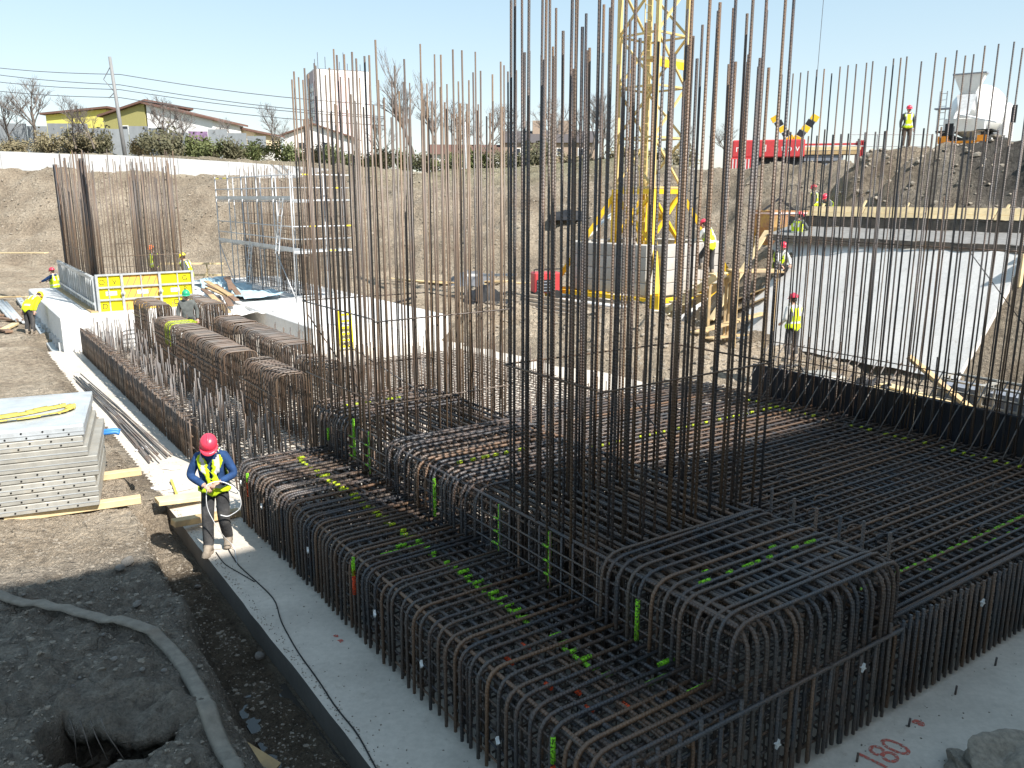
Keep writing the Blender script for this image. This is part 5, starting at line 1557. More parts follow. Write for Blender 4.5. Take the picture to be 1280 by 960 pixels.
MB().box(-1.15, 1.15, 5.9, 6.3, 1.05, 2.9).build('water_tank', 'white_dirty', trk, False, .1)
MB().box(-1.25, 1.25, 1.9, 5.8, .6, .72).build('side_guard', 'white_dirty', trk)

# guard rail on the right bank
ga, gb = at_y(1064, 168, 42), at_y(1165, 168, 42)
gr = thing('guard_rail', 'thin tubular guard rail behind the man standing on the rubble mound', 'railing', ga)
for z in (0, -.55): MB().tube([(0, 0, z), tuple(gb - ga + Vector((0, 0, z)))], .025, 6).build('rail', 'scaf', gr)
for t_ in (0, .33, .66, 1): q = (gb - ga) * t_; MB().tube([tuple(q), tuple(q - Vector((0, 0, 2.2)))], .03, 6).build('post', 'scaf', gr)

# red crane truck with boom rest
RP = at_y(983, 205, 56)
rt = thing('crane_truck', 'long red flatbed crane machine with white lettering and a striped hook block', 'truck', RP + Vector((0, 0, -.35)), R(-14))
MB().box(-3.5, 1.0, -.9, .9, .75, 1.85).build('body', 'red_paint', rt, False, .06)
MB().box(-3.55, -2.2, -.95, .95, -.35, .74).build('rear_box', 'red_paint', rt, False, .04)
for k in range(6): MB().box(-3.45 + .2 * k, -3.38 + .2 * k, -.97, -.951, -.3, .65).build('vent_strip', 'white_dirty', rt)
MB().box(1.02, 4.2, -.7, .7, .9, 1.15).build('deck', 'timber', rt); MB().box(1.0, 4.6, -.05, .05, 1.5, 1.62).build('side_rail', 'red_paint', rt)
MB().box(1.02, 4.4, -.72, -.66, 1.16, 1.38).build('timber_load', 'timber_pale', rt); MB().box(1.02, 3.4, -.6, .6, .5, .85).build('under_deck', 'tarp_grey', rt); MB().box(-2.15, 3.2, -.5, .5, .12, .74).build('undercarriage', 'black', rt)
for k in range(3): MB().box(4.25 + .12 * k, 4.31 + .12 * k, -.7, .7, .2, 1.75).build('end_stake', 'red_paint', rt)
for y in (-.7, .7):
    for x in (-1.6, -.6, 2.4):
        w_ = MB().tube([(x, y - .15, .18), (x, y + .15, .18)], .34, 14).build('wheel', 'rubber', rt)
        MB().tube([(x, y - .16, .18), (x, y + .16, .18)], .16, 10).build('rim', 'tarp_grey', w_)
for (s_, x) in (('m', -3.05), ('x', -1.95), ('d', -1.5), ('n', -.75), ('t', -.35), ('o', .05), ('v', .55)): text_obj(s_, 'lettering', rt, (x, -.905, 1.3), .62, 'white_paint', (R(90), 0, 0), .004)
for sx in (-1, 1):
    for k in range(5):
        x0 = .3 + sx * (.12 + .25 * k); z0 = 1.75 + .32 * k
        MB().box(-.24, .24, -.14, .14, 0, .36, Matrix.Translation((x0 - .0, -.3, z0)) @ Matrix.Rotation(R(sx * 30), 4, 'Y')).build('striped_arm', 'black' if k % 2 else 'crane_yellow', rt)

# ------------------------------------------------------------------ railway and background
mastp = at_y(157, 193, 78)
mst = thing('catenary_mast', 'slim grey railway catenary mast with bracket behind the white retaining wall', 'mast', mastp)
ht = at_y(149, 71, 78).z - mastp.z
MB().tube([(0, 0, -1.2), (-.55, 0, ht)], [.20, .14], 8).build('pole', 'pole_grey', mst, 'q')
MB().tube([(-.5, 0, ht - .7), (-1.3, 0, ht - 1.9), (-.42, 0, ht - 3.0)], .04, 5).build('bracket', 'pole_grey', mst)
MB().tube([(-.42, 0, ht - 3.0), (-1.0, 0, ht - 3.5)], .04, 5).build('bracket', 'pole_grey', mst)
for k, (y0, y1, y2) in enumerate(((83, 93, 120), (90, 106, 134), (100, 112, 136), (112, 122, 145))):
    a, m_, b_ = at_y(-60, y0 - 5, 84), at_y(150, y1, 78), at_y(480, y2 + 12, 70)
    pts = [a.lerp(m_, t_ / 6) - Vector((0, 0, .25 * math.sin(math.pi * t_ / 6))) for t_ in range(7)] + [m_.lerp(b_, t_ / 8) - Vector((0, 0, .3 * math.sin(math.pi * t_ / 8))) for t_ in range(1, 9)]
    o = MB().tube(pts, .03, 4).build('overhead_wire', 'wire'); tag(o, ['upper catenary wire strung over the railway', 'second catenary wire strung over the railway', 'third catenary wire strung over the railway', 'lowest contact wire strung over the railway'][k], 'wire', 'railway overhead wires')
    
# fence of grey panels
fa_, fb_ = at_y(-40, 190, 86), at_y(335, 205, 90)
fn = thing('panel_fence', 'grey sheet panel fence running behind the railway bushes', 'fence', fa_)
df = fb_ - fa_; nf = 15
for k in range(nf):
    a = df * (k / nf); L = df.length / nf - .06
    an = math.atan2(df.y, df.x)
    o = MB().box(0, L, -.04, .04, -1.0, 3.0 + .25 * math.sin(k * 1.7)).build('panel', 'fence_graffiti' if k == 11 else 'fence_grey', fn); o.location = a; o.rotation_euler = (0, 0, an)

def gable_house(name, label, px0, px1, pyb, pyt, Y, depth, wallm, roofm, rz=0.0, ridge='x', eave=.55, wins=0, mono=0):
    a, b_ = at_y(px0, pyb, Y), at_y(px1, pyb, Y); t_ = at_y(px0, pyt, Y)
    w_ = (b_ - a).length; h = t_.z - a.z
    hs2 = thing(name, label, 'house', a - Vector((0, 0, 1)), rz)
    he = h * eave + 1; h = h + 1
    if mono:
        zl, zr = (he, h) if mono > 0 else (h, he)
        m = MB(); m.v = [(0, 0, 0), (w_, 0, 0), (w_, 0, zr), (0, 0, zl), (0, depth, 0), (w_, depth, 0), (w_, depth, zr), (0, depth, zl)]
        for f in ((0, 1, 2, 3), (5, 4, 7, 6), (4, 0, 3, 7), (1, 5, 6, 2)): m.face(f)
        m.build('wall', wallm, hs2)
        m = MB(); o_ = .5; sl = (zr - zl) / w_
        m.v = [(-o_, -o_, zl - sl * o_ + .05), (w_ + o_, -o_, zr + sl * o_ + .05), (w_ + o_, depth + o_, zr + sl * o_ + .05), (-o_, depth + o_, zl - sl * o_ + .05)]
        m.v += [(x, y, z + .25) for x, y, z in m.v]
        for f in ((3, 2, 1, 0), (4, 5, 6, 7), (0, 1, 5, 4), (1, 2, 6, 5), (2, 3, 7, 6), (3, 0, 4, 7)): m.face(f)
        m.build('roof', roofm, hs2)
    elif ridge == 'y':
        m = MB(); m.v = [(0, 0, 0), (w_, 0, 0), (w_, 0, he), (w_ / 2, 0, h), (0, 0, he), (0, depth, 0), (w_, depth, 0), (w_, depth, he), (w_ / 2, depth, h), (0, depth, he)]
        for f in ((0, 1, 2, 3, 4), (9, 8, 7, 6, 5), (5, 0, 4, 9), (1, 6, 7, 2)): m.face(f)
        m.build('wall', wallm, hs2)
        for sx in (0, 1):
            m = MB(); e = -.5 if sx == 0 else w_ + .5; ze = he - (h - he) / (w_ / 2) * .5
            m.v = [(e, -.5, ze + .03), (w_ / 2, -.5, h + .03), (w_ / 2, depth + .5, h + .03), (e, depth + .5, ze + .03)]; m.v += [(x, y, z + .22) for x, y, z in m.v]
            for f in ((3, 2, 1, 0), (4, 5, 6, 7), (0, 1, 5, 4), (1, 2, 6, 5), (2, 3, 7, 6), (3, 0, 4, 7)): m.face(f)
            m.build('roof', roofm, hs2)
    else:
        MB().box(0, w_, 0, depth, 0, he).build('wall', wallm, hs2)
        m = MB(); m.v = [(-.4, -.4, he), (w_ + .4, -.4, he), (w_ + .4, depth + .4, he), (-.4, depth + .4, he), (-.4, depth / 2, h), (w_ + .4, depth / 2, h)]
        for f in ((0, 1, 5, 4), (2, 3, 4, 5), (0, 4, 3), (1, 2, 5), (3, 2, 1, 0)): m.face(f)
        m.build('roof', roofm, hs2)
    for k in range(wins):
        x = w_ * (k + .7) / (wins + .4); o = MB().box(x - .5, x + .5, -.05, -.004, he * .55, he * .55 + 1.1).build('window', 'white_paint', hs2); MB().box(x - .4, x + .4, -.06, -.051, he * .55 + .1, he * .55 + 1.0).build('pane', 'glass_dark', o)
    return hs2
gable_house('yellow_house', 'low bright yellow house with a shallow monopitch roof behind the fence', 62, 140, 186, 137, 112, 9, 'house_yellow', 'roof_brown', R(-4), eave=.86, mono=1)
gable_house('yellow_house', 'olive-yellow gabled house end, its shade put into the colour, next to the white house wall', 133, 190, 186, 130, 108, 10, 'house_olive_shaded', 'roof_brown', R(-10), eave=.72, mono=1, wins=1)
gable_house('white_house', 'long white house wall with a sloping brown roof behind the bushes', 188, 272, 190, 131, 107, 9, 'house_white', 'roof_brown', R(-6), eave=.66, mono=-1)
gable_house('cream_house', 'small cream house with a low brown roof behind the bushes', 270, 322, 192, 155, 115, 9, 'house_cream', 'roof_brown', R(-6), eave=.7, mono=-1)
gable_house('white_house', 'white gabled house in front of the tower block', 356, 432, 200, 156, 125, 10, 'house_white', 'roof_brown', R(0), 'y', eave=.7, wins=2)
gable_house('grey_house', 'low grey house with a dark red roof among the bare trees', 540, 625, 205, 178, 118, 9, 'house_white', 'roof_brown', R(5), 'x', eave=.45, wins=2)
gable_house('brown_house', 'brownish house with two chimneys behind the bare trees', 628, 745, 206, 160, 122, 11, 'house_brown', 'roof_dark', R(0), 'x', eave=.6, wins=4)
for (px, py) in ((672, 148), (702, 150)):
    pass
bh = [o for o in bpy.data.objects if o.name.startswith('brown_house')][0]
for x in (4.4, 8.2): MB().box(x, x + 1.5, 4, 5.5, 3, 7.4).build('chimney', 'house_brown', bh)

# tower block far away
tb0 = at_y(398, 205, 330); tb1 = at_y(466, 205, 330)
tw = thing('tower_block', 'tall white slab tower block with a pink stripe and balconies on its left side', 'building', Vector((tb0.x, tb0.y, tb0.z - 8)), R(23))
hh = at_y(398, 86, 330).z - tb0.z + 8; ww = (tb1 - tb0).length
MB().box(0, ww, 0, 16, 0, hh).build('wall', 'house_white', tw)
for (a, b_) in ((.40, .62),): MB().box(ww * a, ww * b_, -.15, 0, 0, hh - 1).build('pink_stripe', 'panel_pink', tw)
MB().box(ww * .97, ww * 1.005, -.12, 0.0, 0, hh - 1).build('pink_stripe', 'panel_pink', tw)
MB().box(-.2, -.01, 0.3, 15.7, 0, hh - .5).build('side_panel', 'panel_mauve', tw)
for fl in range(12):
    for c_ in range(3): o = MB().box(-.9 if c_ == 1 else -.4, -.21, 1.2 + 5 * c_, 4.6 + 5 * c_, 3 * fl + 2, 3 * fl + 3.4).build('balcony', 'house_white', tw); MB().box(-.3, -.205, 1.6 + 5 * c_, 4.2 + 5 * c_, 3 * fl + 3.5, 3 * fl + 4.9).build('window', 'glass_dark', tw)
MB().box(ww * .1, ww * .95, 2, 14, hh, hh + .5).build('roof', 'roof_dark', tw)
for (x, h_) in ((1, 4), (2.2, 6.5), (5, 5), (10.5, 3.5), (12, 7), (13.5, 3), (17, 4), (18.5, 3)): MB().tube([(x, 3, hh), (x, 3, hh + h_)], .12, 5).build('antenna', 'wire', tw)

# ---- vegetation
def tree_mesh(h, spread, levels, seed, r0, weep=0.0):
    rs = random.Random(seed); tr_ = MB(); cr_ = MB()
    def grow(p, d, L, r_, lev):
        n_ = 3; pts = [p]; q = p; dd_ = d
        for k in range(n_):
            dd_ = (dd_ + Vector((rs.gauss(0, .12), rs.gauss(0, .12), rs.gauss(.02, .06) - weep * (lev > 1)))).normalized()
            q = q + dd_ * (L / n_); pts.append(q)
        (tr_ if lev == 0 else cr_).tube(pts, [r_ * (1 - .45 * k / n_) for k in range(n_ + 1)], 6 if lev == 0 else 3, False)
        if lev >= levels: return
        nb_ = (6, 5, 5, 4, 3)[min(lev, 4)]
        for k in range(nb_):
            t_ = rs.uniform(.35, 1.0) if lev else rs.uniform(.3, 1.0)
            i = min(n_ - 1, int(t_ * n_)); bp = pts[i].lerp(pts[i + 1], t_ * n_ - i)
            az = rs.uniform(0, 6.28); el = rs.uniform(.35, .95)
            side = Vector((math.cos(az), math.sin(az), 0))
            nd = (dd_ * math.cos(el) + side * math.sin(el) * spread + Vector((0, 0, .15))).normalized()
            grow(bp, nd, L * rs.uniform(.5, .72), max(.010, r_ * rs.uniform(.42, .58)), lev + 1)
    grow(Vector((0, 0, 0)), Vector((0, 0, 1)), h * .42, r0, 0)
    return tr_.mesh('trunk', 'bark', True), cr_.mesh('crown', 'twig', True)
TM = [tree_mesh(9, 1.0, 4, s_, .16) for s_ in (1, 2, 3)] + [tree_mesh(9, .55, 4, 8, .18)]
def bare_tree(px, py, Y, h, kind, label):
    p = at_y(px, py, Y); t_ = thing('bare_tree', label, 'tree', p, random.uniform(0, 6), 'bare trees behind the railway')
    a, b_ = TM[kind]; s_ = h * 1.1 / 9.0
    for nm, md_ in (('trunk', a), ('crown', b_)):
        o = link(nm, md_, t_); o.scale = (s_, s_, s_)
for (px, py, Y, h, k, lb) in ((45, 185, 84, 8.5, 0, 'bare twiggy tree at the left fence end'), (15, 185, 84, 6.0, 1, 'small bare tree at the left fence end beside a taller one'), (95, 186, 84, 5.5, 2, 'thin bare tree in front of the bright yellow house'),
        (118, 186, 84, 5.0, 1, 'bare sapling close to the catenary mast'), (205, 195, 86, 7.5, 0, 'bare tree in front of the white house wall'), (225, 195, 86, 5.5, 2, 'low bare tree beside the white house wall'), (285, 198, 90, 5, 1, 'bare bush-like tree before the cream house'),
        (345, 200, 100, 7, 2, 'bare tree left of the gabled white house'), (520, 205, 120, 14, 3, 'tall slender bare tree right of the tower block'), (552, 205, 125, 12, 3, 'slender bare tree beside the tallest one'), (575, 205, 110, 10, 0, 'spreading bare tree left of the brown house'),
        (605, 205, 112, 9, 1, 'spreading bare tree at the brown house gable'), (640, 205, 108, 8, 2, 'bare tree in front of the brown house'), (690, 205, 100, 9.5, 0, 'bare tree hiding the brown house chimneys'), (735, 208, 98, 10, 1, 'tall bare tree left of the crane mast'), (755, 208, 96, 8, 2, 'bare tree right behind the crane mast'),
        (905, 205, 90, 5.5, 0, 'small bare tree left of the red crane truck'), (860, 205, 92, 5, 1, 'low bare tree right of the crane mast'), (480, 205, 110, 7, 1, 'bare tree in front of the tower block foot')):
    bare_tree(px, py, Y, h, k, lb)

def leaf_blob(n, seed, flat=.7, size=.10):
    rs = np.random.default_rng(seed); m = MB()
    cl_ = rs.normal(0, .42, (26, 3)); cl_[:, 2] = np.abs(cl_[:, 2]) * flat + .25
    for i in range(n):
        c = cl_[rs.integers(26)] + rs.normal(0, .15, 3); c[2] = max(c[2], .02)
        a = Vector(rs.normal(0, 1, 3)).normalized(); b_ = a.orthogonal().normalized(); s_ = size * rs.uniform(.6, 1.4)
        c = Vector(c); m.quad(c - a * s_, c - b_ * s_ * .5, c + a * s_, c + b_ * s_ * .5)
    return m
BL = {}
for nm, mt in (('g', 'leaf_green'), ('d', 'leaf_dark'), ('y', 'leaf_dry'), ('w', 'blossom')):
    BL[nm] = [leaf_blob(1500 if nm != 'w' else 500, s_, .7, .075 if nm != 'w' else .05).mesh('foliage', mt) for s_ in (1, 2)]
stem = MB()
for k in range(9): stem.tube([(0, 0, -.3), (.25 * math.cos(k * .7), .25 * math.sin(k * .7), .5), (.5 * math.cos(k * .7), .5 * math.sin(k * .7), 1.0)], [.02, .012, .005], 4)
stem_m = stem.mesh('stem', 'bark')
def bush(px, py, Y, w_, h, kind, label):
    p = at_y(px, py, Y); t_ = thing('bush', label, 'bush', p, random.uniform(0, 6), 'bushes along the railway')
    for nm, md_ in (('foliage', random.choice(BL[kind])), ('stem', stem_m)):
        o = link(nm, md_, t_); o.scale = (w_, w_ * .8, h)
bl = {'g': 'green leafy bush', 'd': 'dark green bush', 'y': 'dry brownish bush', 'w': 'small white blossoming shrub'}
spots = [(20, 193, 'y', 'at the left end of the grey fence'), (60, 194, 'y', 'below the tall bare tree'), (100, 194, 'y', 'under the bright yellow house'), (130, 194, 'd', 'left of the catenary mast foot'), (175, 197, 'y', 'right of the catenary mast foot'), (212, 198, 'd', 'below the white house wall'),
         (245, 199, 'g', 'near the end of the white house wall'), (262, 201, 'g', 'before the purple graffiti panel'), (290, 203, 'd', 'before the cream house'), (315, 205, 'g', 'right of the cream house'), (340, 205, 'g', 'where the fence ends'), (336, 206, 'w', 'on the retaining wall left of the starter bars'), (368, 208, 'g', 'in front of the gabled white house'), (395, 209, 'd', 'in front of the gabled house windows'),
         (420, 210, 'g', 'at the right corner of the gabled house'), (448, 212, 'g', 'below the tower block'), (475, 212, 'd', 'right of the tower block foot'), (505, 214, 'g', 'at the end of the retaining wall'), (535, 214, 'd', 'past the retaining wall end'), (565, 214, 'g', 'before the low grey house'), (595, 214, 'g', 'beside the low grey house'), (622, 213, 'd', 'left of the white blossom'), (620, 211, 'w', 'before the brown house'), (650, 214, 'g', 'right of the white blossom'), (680, 214, 'd', 'before the brown house windows'), (712, 216, 'y', 'near the black sheet on the bank'), (745, 216, 'd', 'left of the crane mast'), (775, 214, 'y', 'behind the crane mast'), (820, 212, 'g', 'right of the crane mast'), (855, 212, 'y', 'between the crane mast and the red truck')]
for (px, py, k, where) in spots:
    bush(px, py, 82 + random.uniform(-1, 8), random.uniform(1.7, 2.6) * (.6 if k == 'w' else 1), random.uniform(1.5, 2.6) * (.7 if k == 'w' else 1), k, bl[k] + ' ' + where)
lampp = at_y(583, 222, 80); o = MB().tube([(0, 0, -1), (0, 0, 5.0)], .11, 8).build('white_post', 'white_dirty', None, 'q'); o.location = lampp
tag(o, 'plain white post standing on the bank before the low grey house', 'post')

# ------------------------------------------------------------------ people
def skin_body(J, edges, rad, lev=2):
    names = list(J); idx = {n_: i for i, n_ in enumerate(names)}
    me_ = bpy.data.meshes.new('tmp'); me_.from_pydata([tuple(J[n_]) for n_ in names], [(idx[a], idx[b_]) for a, b_ in edges], [])
    o = bpy.data.objects.new('tmp', me_); COL.objects.link(o)
    o.modifiers.new('skin', 'SKIN')
    sv = me_.skin_vertices[0].data
    for n_ in names:
        r_ = rad[n_]; sv[idx[n_]].radius = r_ if isinstance(r_, tuple) else (r_, r_)
        sv[idx[n_]].use_root = (n_ == 'pelvis')
    ss = o.modifiers.new('sub', 'SUBSURF'); ss.levels = lev; ss.render_levels = lev
    dg = bpy.context.evaluated_depsgraph_get(); dg.update()
    ev = bpy.data.meshes.new_from_object(o.evaluated_get(dg))
    vs = [v_.co.copy() for v_ in ev.vertices]; fs = [tuple(f.vertices) for f in ev.polygons]
    nr = [v_.normal.copy() for v_ in ev.vertices]
    bpy.data.objects.remove(o); bpy.data.meshes.remove(ev); bpy.data.meshes.remove(me_)
    return vs, fs, nr

def seg_dist(p, a, b_):
    d = b_ - a; t_ = max(0, min(1, (p - a).dot(d) / max(1e-9, d.length_squared))); return (p - (a + d * t_)).length, t_

BASE = dict(pelvis=(0, 0, .95), waist=(0, .01, 1.10), chest=(0, .01, 1.32), neck=(0, .0, 1.50), hbase=(0, .015, 1.58),
            hipL=(-.10, 0, .90), kneeL=(-.12, .03, .50), ankL=(-.12, -.02, .10), toeL=(-.14, .15, .05),
            hipR=(.10, 0, .90), kneeR=(.12, .03, .50), ankR=(.12, -.02, .10), toeR=(.14, .15, .05),
            shL=(-.19, 0, 1.43), elL=(-.27, -.03, 1.16), wrL=(-.27, .08, .92), shR=(.19, 0, 1.43), elR=(.27, -.03, 1.16), wrR=(.27, .08, .92))
EDG = [('pelvis', 'waist'), ('waist', 'chest'), ('chest', 'neck'), ('neck', 'hbase'), ('pelvis', 'hipL'), ('hipL', 'kneeL'), ('kneeL', 'ankL'), ('ankL', 'toeL'),
       ('pelvis', 'hipR'), ('hipR', 'kneeR'), ('kneeR', 'ankR'), ('ankR', 'toeR'), ('chest', 'shL'), ('shL', 'elL'), ('elL', 'wrL'), ('chest', 'shR'), ('shR', 'elR'), ('elR', 'wrR')]
RAD = dict(pelvis=(.165, .13), waist=(.16, .125), chest=(.175, .135), neck=.065, hbase=.06, hipL=.115, hipR=.115, kneeL=.09, kneeR=.09, ankL=.08, ankR=.08, toeL=.03, toeR=.03,
           shL=.085, shR=.085, elL=.066, elR=.066, wrL=.045, wrR=.045)
UPPER = ('waist', 'chest', 'neck', 'hbase', 'shL', 'elL', 'wrL', 'shR', 'elR', 'wrR')

def person(label, loc, face, pose=None, lean=0.0, jacket='jacket_grey', trouser='trouser_dark', helmet='helmet_red', vest=True, headrot=(0, 0), drop=0.0, finger_curl=.6, group=None):
    """face: heading of the chest (0 = away from the viewer, pi = towards him); lean bends the trunk forward"""
    J = {k: Vector(v_) for k, v_ in BASE.items()}
    for k, v_ in (pose or {}).items(): J[k] = Vector(v_)
    Rl = Matrix.Rotation(-lean, 3, 'X')
    for k in UPPER: J[k] = J['pelvis'] + Rl @ (J[k] - J['pelvis'])
    t_ = thing('person', label, 'person', Vector(loc) - Vector((0, 0, drop)), face, group)
    vs, fs, nr = skin_body(J, EDG, RAD, 3 if 'cable' in label else 2)
    bones = [(a, b_, J[a], J[b_]) for a, b_ in EDG]
    mats = [jacket, trouser, 'skin', 'boot']
    def kind(p):
        best = min(((seg_dist(p, A, B), a, b_) for a, b_, A, B in bones), key=lambda q: q[0][0])
        (d_, tt), a, b_ = best
        if b_.startswith('toe'): return 3
        if b_.startswith('ank'): return 3 if tt > .92 else 1
        if a.startswith('hip') or b_.startswith('hip') : return 1
        if b_ == 'waist': return 1 if tt < .25 else 0
        if b_ == 'hbase': return 2 if tt > .2 else 0
        if b_.startswith('wr'): return 2 if tt > .93 else 0
        return 0
    m = MB(); m.v = [tuple(v_) for v_ in vs]
    kinds = []
    for f in fs:
        c = sum((vs[i] for i in f), Vector()) / len(f); k = kind(c); kinds.append(k); m.cur = k; m.face(f)
    m.cur = 2
    # head with face
    hd = (J['hbase'] - J['neck']).normalized(); pit, yaw = headrot
    Rh = Matrix.Rotation(yaw, 4, 'Z') @ Matrix.Rotation(-lean - pit, 4, 'X')
    Hc = Matrix.Translation(J['hbase'] + Vector((0, 0, 0))) @ Rh @ Matrix.Translation((0, .015, .075))
    m.sphere((0, 0, 0), (.077, .095, .118), 14, 10, Hc)
    m.sphere((0, .045, -.05), (.055, .05, .06), 10, 7, Hc)
    m.tube([(0, .088, .01), (0, .112, -.022), (0, .09, -.032)], [.008, .015, .010], 6, True, Hc)
    for s_ in (-1, 1): m.sphere((s_ * .078, -.005, -.01), (.012, .02, .032), 6, 5, Hc)
    # hands: palm, four fingers, thumb
    for s_, nm in ((-1, 'L'), (1, 'R')):
        w_ = J['wr' + nm]; d = (w_ - J['el' + nm]).normalized(); side = d.cross(Vector((0, 0, 1))); side = side.normalized() if side.length > .2 else Vector((1, 0, 0))
        up = side.cross(d).normalized(); Mh = Matrix((side, d, up)).transposed().to_4x4(); Mh.translation = w_
        m.sphere((0, .05, 0), (.042, .055, .018), 10, 6, Mh)
        for q in range(4):
            x = -.030 + .020 * q; L = (.07, .08, .075, .058)[q] if s_ > 0 else (.058, .075, .08, .07)[q]
            c1 = finger_curl; a = (x, .09, 0); b1 = (x * 1.05, .09 + L * .5 * math.cos(c1 * .5), -L * .5 * math.sin(c1 * .5)); b2 = (x * 1.05, b1[1] + L * .5 * math.cos(c1 * 1.6), b1[2] - L * .5 * math.sin(c1 * 1.6))
            m.tube([a, b1, b2], [.0095, .009, .007], 6, True, Mh)
        tx = -.045 * s_
        m.tube([(tx * .8, .03, -.004), (tx * 1.5, .065, -.015), (tx * 1.3, .095, -.03)], [.012, .0105, .008], 6, True, Mh)
    m.cur = 3
    for nm in 'LR':          # work boots: shaft, foot and sole
        a, to = J['ank' + nm], J['toe' + nm]; fw = Vector((to.x - a.x, to.y - a.y, 0)).normalized(); sdv = Vector((fw.y, -fw.x, 0))
        Mb = Matrix((sdv, fw, Vector((0, 0, 1)))).transposed().to_4x4(); Mb.translation = Vector((a.x, a.y, a.z - .10))
        m.tube([(0, -.01, .05), (0, -.015, .13), (0, -.01, .21)], [.062, .06, .066], 10, True, Mb)
        ol = [(-.042, -.085), (.042, -.085), (.050, -.03), (.046, .05), (.056, .13), (.042, .195), (0, .215), (-.042, .195), (-.056, .13), (-.046, .05), (-.050, -.03)]
        m.prism(ol, 0, .03, Mb)
        n0 = len(m.v)
        for (sc_, zz, yy) in ((.96, .03, 0), (.93, .065, -.004), (.72, .098, -.02)):
            for (x, y) in ol: m.v.append(tuple(Mb @ Vector((x * sc_, (y - .05) * sc_ + .05 + yy, zz if y < .09 else zz * .86 + .002))))
        K_ = len(ol)
        for i in range(2):
            for q in range(K_): m.face((n0 + i * K_ + q, n0 + i * K_ + (q + 1) % K_, n0 + (i + 1) * K_ + (q + 1) % K_, n0 + (i + 1) * K_ + q))
        m.face([n0 + 2 * K_ + q for q in range(K_)])
    body = m.build('body', mats, t_, True)
    e = MB()
    for s_ in (-1, 1): e.sphere((s_ * .032, .086, .012), (.011, .008, .007), 6, 4, Hc)
    e.tube([(-.022, .092, -.062), (0, .097, -.064), (.022, .092, -.062)], .005, 5, True, Hc); e.build('face_marks', 'hair', body)
    h_ = MB().sphere((0, -.02, .012), (.082, .092, .105), 12, 8, Hc); h_.build('hair', 'hair', t_, True)
    # helmet: shell, brim, ridge
    Hm = Hc @ Matrix.Translation((0, -.004, .045)) @ Matrix.Rotation(R(-6), 4, 'X')
    prof = [(.122, 0.0), (.124, .012), (.118, .05), (.10, .088), (.07, .112), (.035, .124), (.004, .127)]
    hl = MB(); hl.lathe(prof, 18, Hm @ Matrix.Diagonal((.95, 1.12, 1, 1)))
    ho = hl.build('helmet', helmet, t_, True)
    br = MB(); n0 = 11
    for k in range(n0):
        a = math.pi * (k / (n0 - 1)); 
        br.v.append((math.cos(a) * .115, .02 + math.sin(a) * .115, .006)); br.v.append((math.cos(a) * .125, .035 + math.sin(a) * .165, -.012)); br.v.append((math.cos(a) * .125, .035 + math.sin(a) * .165, -.018)); br.v.append((math.cos(a) * .115, .02 + math.sin(a) * .115, -.004))
    for k in range(n0 - 1):
        for q in range(4): br.face((k * 4 + q, k * 4 + (q + 1) % 4, k * 4 + 4 + (q + 1) % 4, k * 4 + 4 + q))
    br.v = [tuple(Hm @ Vector(v_)) for v_ in br.v]; br.build('brim', helmet, ho, True)
    MB().tube([(0, -.12, .05), (0, -.06, .118), (0, .0, .132), (0, .06, .118), (0, .12, .05)], .012, 6, True, Hm).build('ridge', helmet, ho, True)
    # hi-vis vest lifted off the trunk
    if vest:
        torso = [('pelvis', 'waist'), ('waist', 'chest'), ('chest', 'neck'), ('chest', 'shL'), ('chest', 'shR')]
        ax_ = (J['chest'] - J['pelvis']); Lx = ax_.length
        vm = MB(); remap = {}
        for f, k in zip(fs, kinds):
            c = sum((vs[i] for i in f), Vector()) / len(f)
            best = min(((seg_dist(c, A, B), a, b_) for a, b_, A, B in bones), key=lambda q: q[0][0])
            (d_, tt), a, b_ = best
            okf = ((a, b_) in torso and not (b_ == 'neck' and tt > .72) ) or (a == 'pelvis' and b_.startswith('hip'))
            if okf and b_ in ('shL', 'shR') and tt > .93: okf = False
            if okf and b_.startswith('hip') and tt > .9 and c.z < J['pelvis'].z - .10: okf = False
            loc_ = Rl.inverted() @ (c - J['pelvis'])
            if okf and loc_.y > .04 and abs(loc_.x) < .016 + .10 * max(0, loc_.z - .28) and loc_.z > .16: okf = False
            if not okf: continue
            for i in f:
                if i not in remap:
                    remap[i] = len(vm.v); vm.v.append(tuple(vs[i] + nr[i] * .030))
            tq = (c - J['pelvis']).dot(ax_) / Lx / Lx
            fwd = (Rl @ Vector((0, 1, 0))).dot(c - J['pelvis'] - ax_ * tq)
            vm.cur = 1 if (.18 < tq < .36 or (tq > .8 and .07 < abs(c.x) < .125)) else 0
            vm.face([remap[i] for i in f])
        vo = vm.build('vest', ['vest', 'vest_strip'], t_, True)
        sm2 = vo.modifiers.new('smooth', 'SMOOTH'); sm2.factor = .5; sm2.iterations = 3
        so = vo.modifiers.new('thick', 'SOLIDIFY'); so.thickness = .012; so.offset = 1
    return t_

pw = at_z(275, 686, 0)
person('worker in red helmet and blue jacket walking on the slab holding a cable', pw, R(188),
       dict(kneeL=(-.10, .06, .50), ankL=(-.10, -.14, .12), toeL=(-.11, .02, .05), kneeR=(.11, .10, .51), ankR=(.12, .14, .10), toeR=(.14, .31, .05),
            elL=(-.31, .06, 1.17), wrL=(-.13, .27, 1.16), elR=(.31, .05, 1.17), wrR=(.06, .29, 1.12)), R(8), 'jacket_blue', 'trouser_dark', 'helmet_red', True, (R(30), R(6)), 0.0, 1.1)
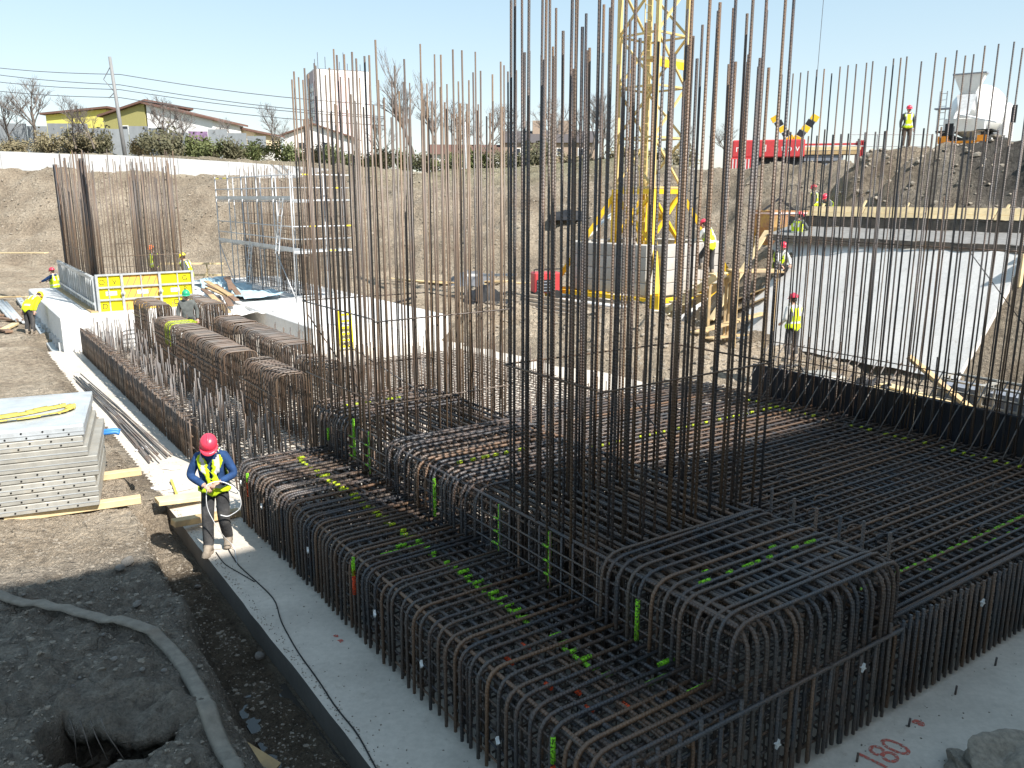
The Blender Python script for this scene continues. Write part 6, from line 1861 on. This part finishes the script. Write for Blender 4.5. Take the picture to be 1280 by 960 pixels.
# the cable he pulls: loop to the cage and down to the slab
hw_ = pw + Vector((.02, -.34, 1.10))
m = MB().tube(bend([hw_ + Vector((-.05, 0, -.02)), hw_ + Vector((.15, .05, .06)), hw_ + Vector((.38, .15, -.1)), hw_ + Vector((.40, .2, -.42)), hw_ + Vector((.18, .2, -.55)), hw_ + Vector((.1, .15, -.5))], .15, 4), .0075, 6)
o = m.build('cable', 'white_dirty', None, True); tag(o, 'pale cable looping from the hands of the worker in the blue jacket', 'cable')
m = MB().tube(bend([hw_, hw_ + Vector((-.02, -.05, -.3)), hw_ + Vector((.12, .05, -.75)), Vector((pw.x + .2, pw.y + .05, .012)), at_z(296, 705, .012)], .2, 4), .006, 6)
o = m.build('cable', 'white_dirty', None, True); tag(o, 'cable hanging from the hands of the worker in the blue jacket to the slab', 'cable')

person('worker in red helmet and yellow vest standing behind the rebar mat', at_y(988, 452, 21.6), R(20), dict(wrL=(-.22, .2, 1.05)), R(3), 'jacket_white', 'trouser_dark', 'helmet_red')
person('worker in red helmet leaning forward on the timber stairs beside the crane', at_y(886, 345, 26.2), R(40), dict(kneeL=(-.14, .28, .62), ankL=(-.14, .22, .30), toeL=(-.15, .38, .26), wrL=(-.24, .42, 1.2), elL=(-.27, .2, 1.25)), R(22), 'jacket_white', 'trouser_dark', 'helmet_red')
def ground_at(px, py, Y):
    p = at_y(px, py, Y); p.z = hgt(p.x, p.y) - .02; return p
cp_ = ground_at(1131, 189, 36.2)
person('worker in red helmet standing on the rubble mound by the mixer truck', cp_, R(170), dict(wrL=(-.27, .02, .90), wrR=(.27, .02, .90)), 0, 'jacket_grey', 'trouser_brown', 'helmet_red')
person('worker in red helmet and yellow vest standing above the concrete slope by the skip', hit(1016, 284, 60), R(60), None, R(5), 'jacket_grey', 'trouser_dark', 'helmet_red')
crouch = dict(pelvis=(0, -.1, .52), waist=(0, -.08, .68), chest=(0, -.06, .90), neck=(0, -.06, 1.08), hbase=(0, -.05, 1.16), hipL=(-.1, -.1, .48), hipR=(.1, -.1, .48), kneeL=(-.16, .28, .50), kneeR=(.16, .22, .42),
              shL=(-.19, -.06, 1.01), shR=(.19, -.06, 1.01), elL=(-.27, .12, .80), wrL=(-.18, .34, .68), elR=(.27, .12, .80), wrR=(.18, .34, .66))
person('worker in red helmet, yellow vest and blue trousers crouching at the top of the slope', hit(996, 312, 60), R(-50), crouch, R(8), 'jacket_grey', 'trouser_blue', 'helmet_red')
person('worker in pinkish red helmet and striped vest crouching on the left slope edge', hit(973, 350, 60), R(200), crouch, R(15), 'jacket_white', 'trouser_dark', 'helmet_red')
person('worker in red helmet bending behind the shuttering boards at the slope top', hit(1034, 282, 60), R(120), crouch, R(25), 'jacket_grey', 'trouser_dark', 'helmet_red')
person('worker in red helmet and blue sleeves holding a long board by the left starter bars', ground_at(68, 347, 37.0), R(75), dict(elL=(-.25, .25, 1.3), wrL=(-.2, .5, 1.25), elR=(.25, .25, 1.3), wrR=(.2, .5, 1.25)), R(5), 'jacket_blue', 'trouser_dark', 'helmet_red')
pi_ = at_y(36, 396, 29.5); pi_.z = hgt(pi_.x, pi_.y)
person('worker in yellow vest bending forward beside the white concrete block', pi_, R(-15), None, R(50), 'vest', 'trouser_dark', 'helmet_yellow', True, (R(20), 0))
person('worker in orange helmet and vest standing at the far corner of the yellow shuttering', W(4.25, 34.2, 1.17), R(150), None, R(5), 'trouser_brown', 'trouser_brown', 'helmet_orange')
person('worker in yellow helmet climbing at the corner of the yellow shuttering', W(4.3, 28.6, 1.17), R(80), dict(kneeL=(-.14, .25, .6), ankL=(-.14, .2, .25), toeL=(-.14, .35, .2)), R(15), 'jacket_grey', 'trouser_brown', 'helmet_yellow')
person('worker in green helmet almost hidden among the hairpin bars', W(2.65, 22.3, 0.45), R(200), None, R(5), 'jacket_grey', 'trouser_dark', 'helmet_green', False)
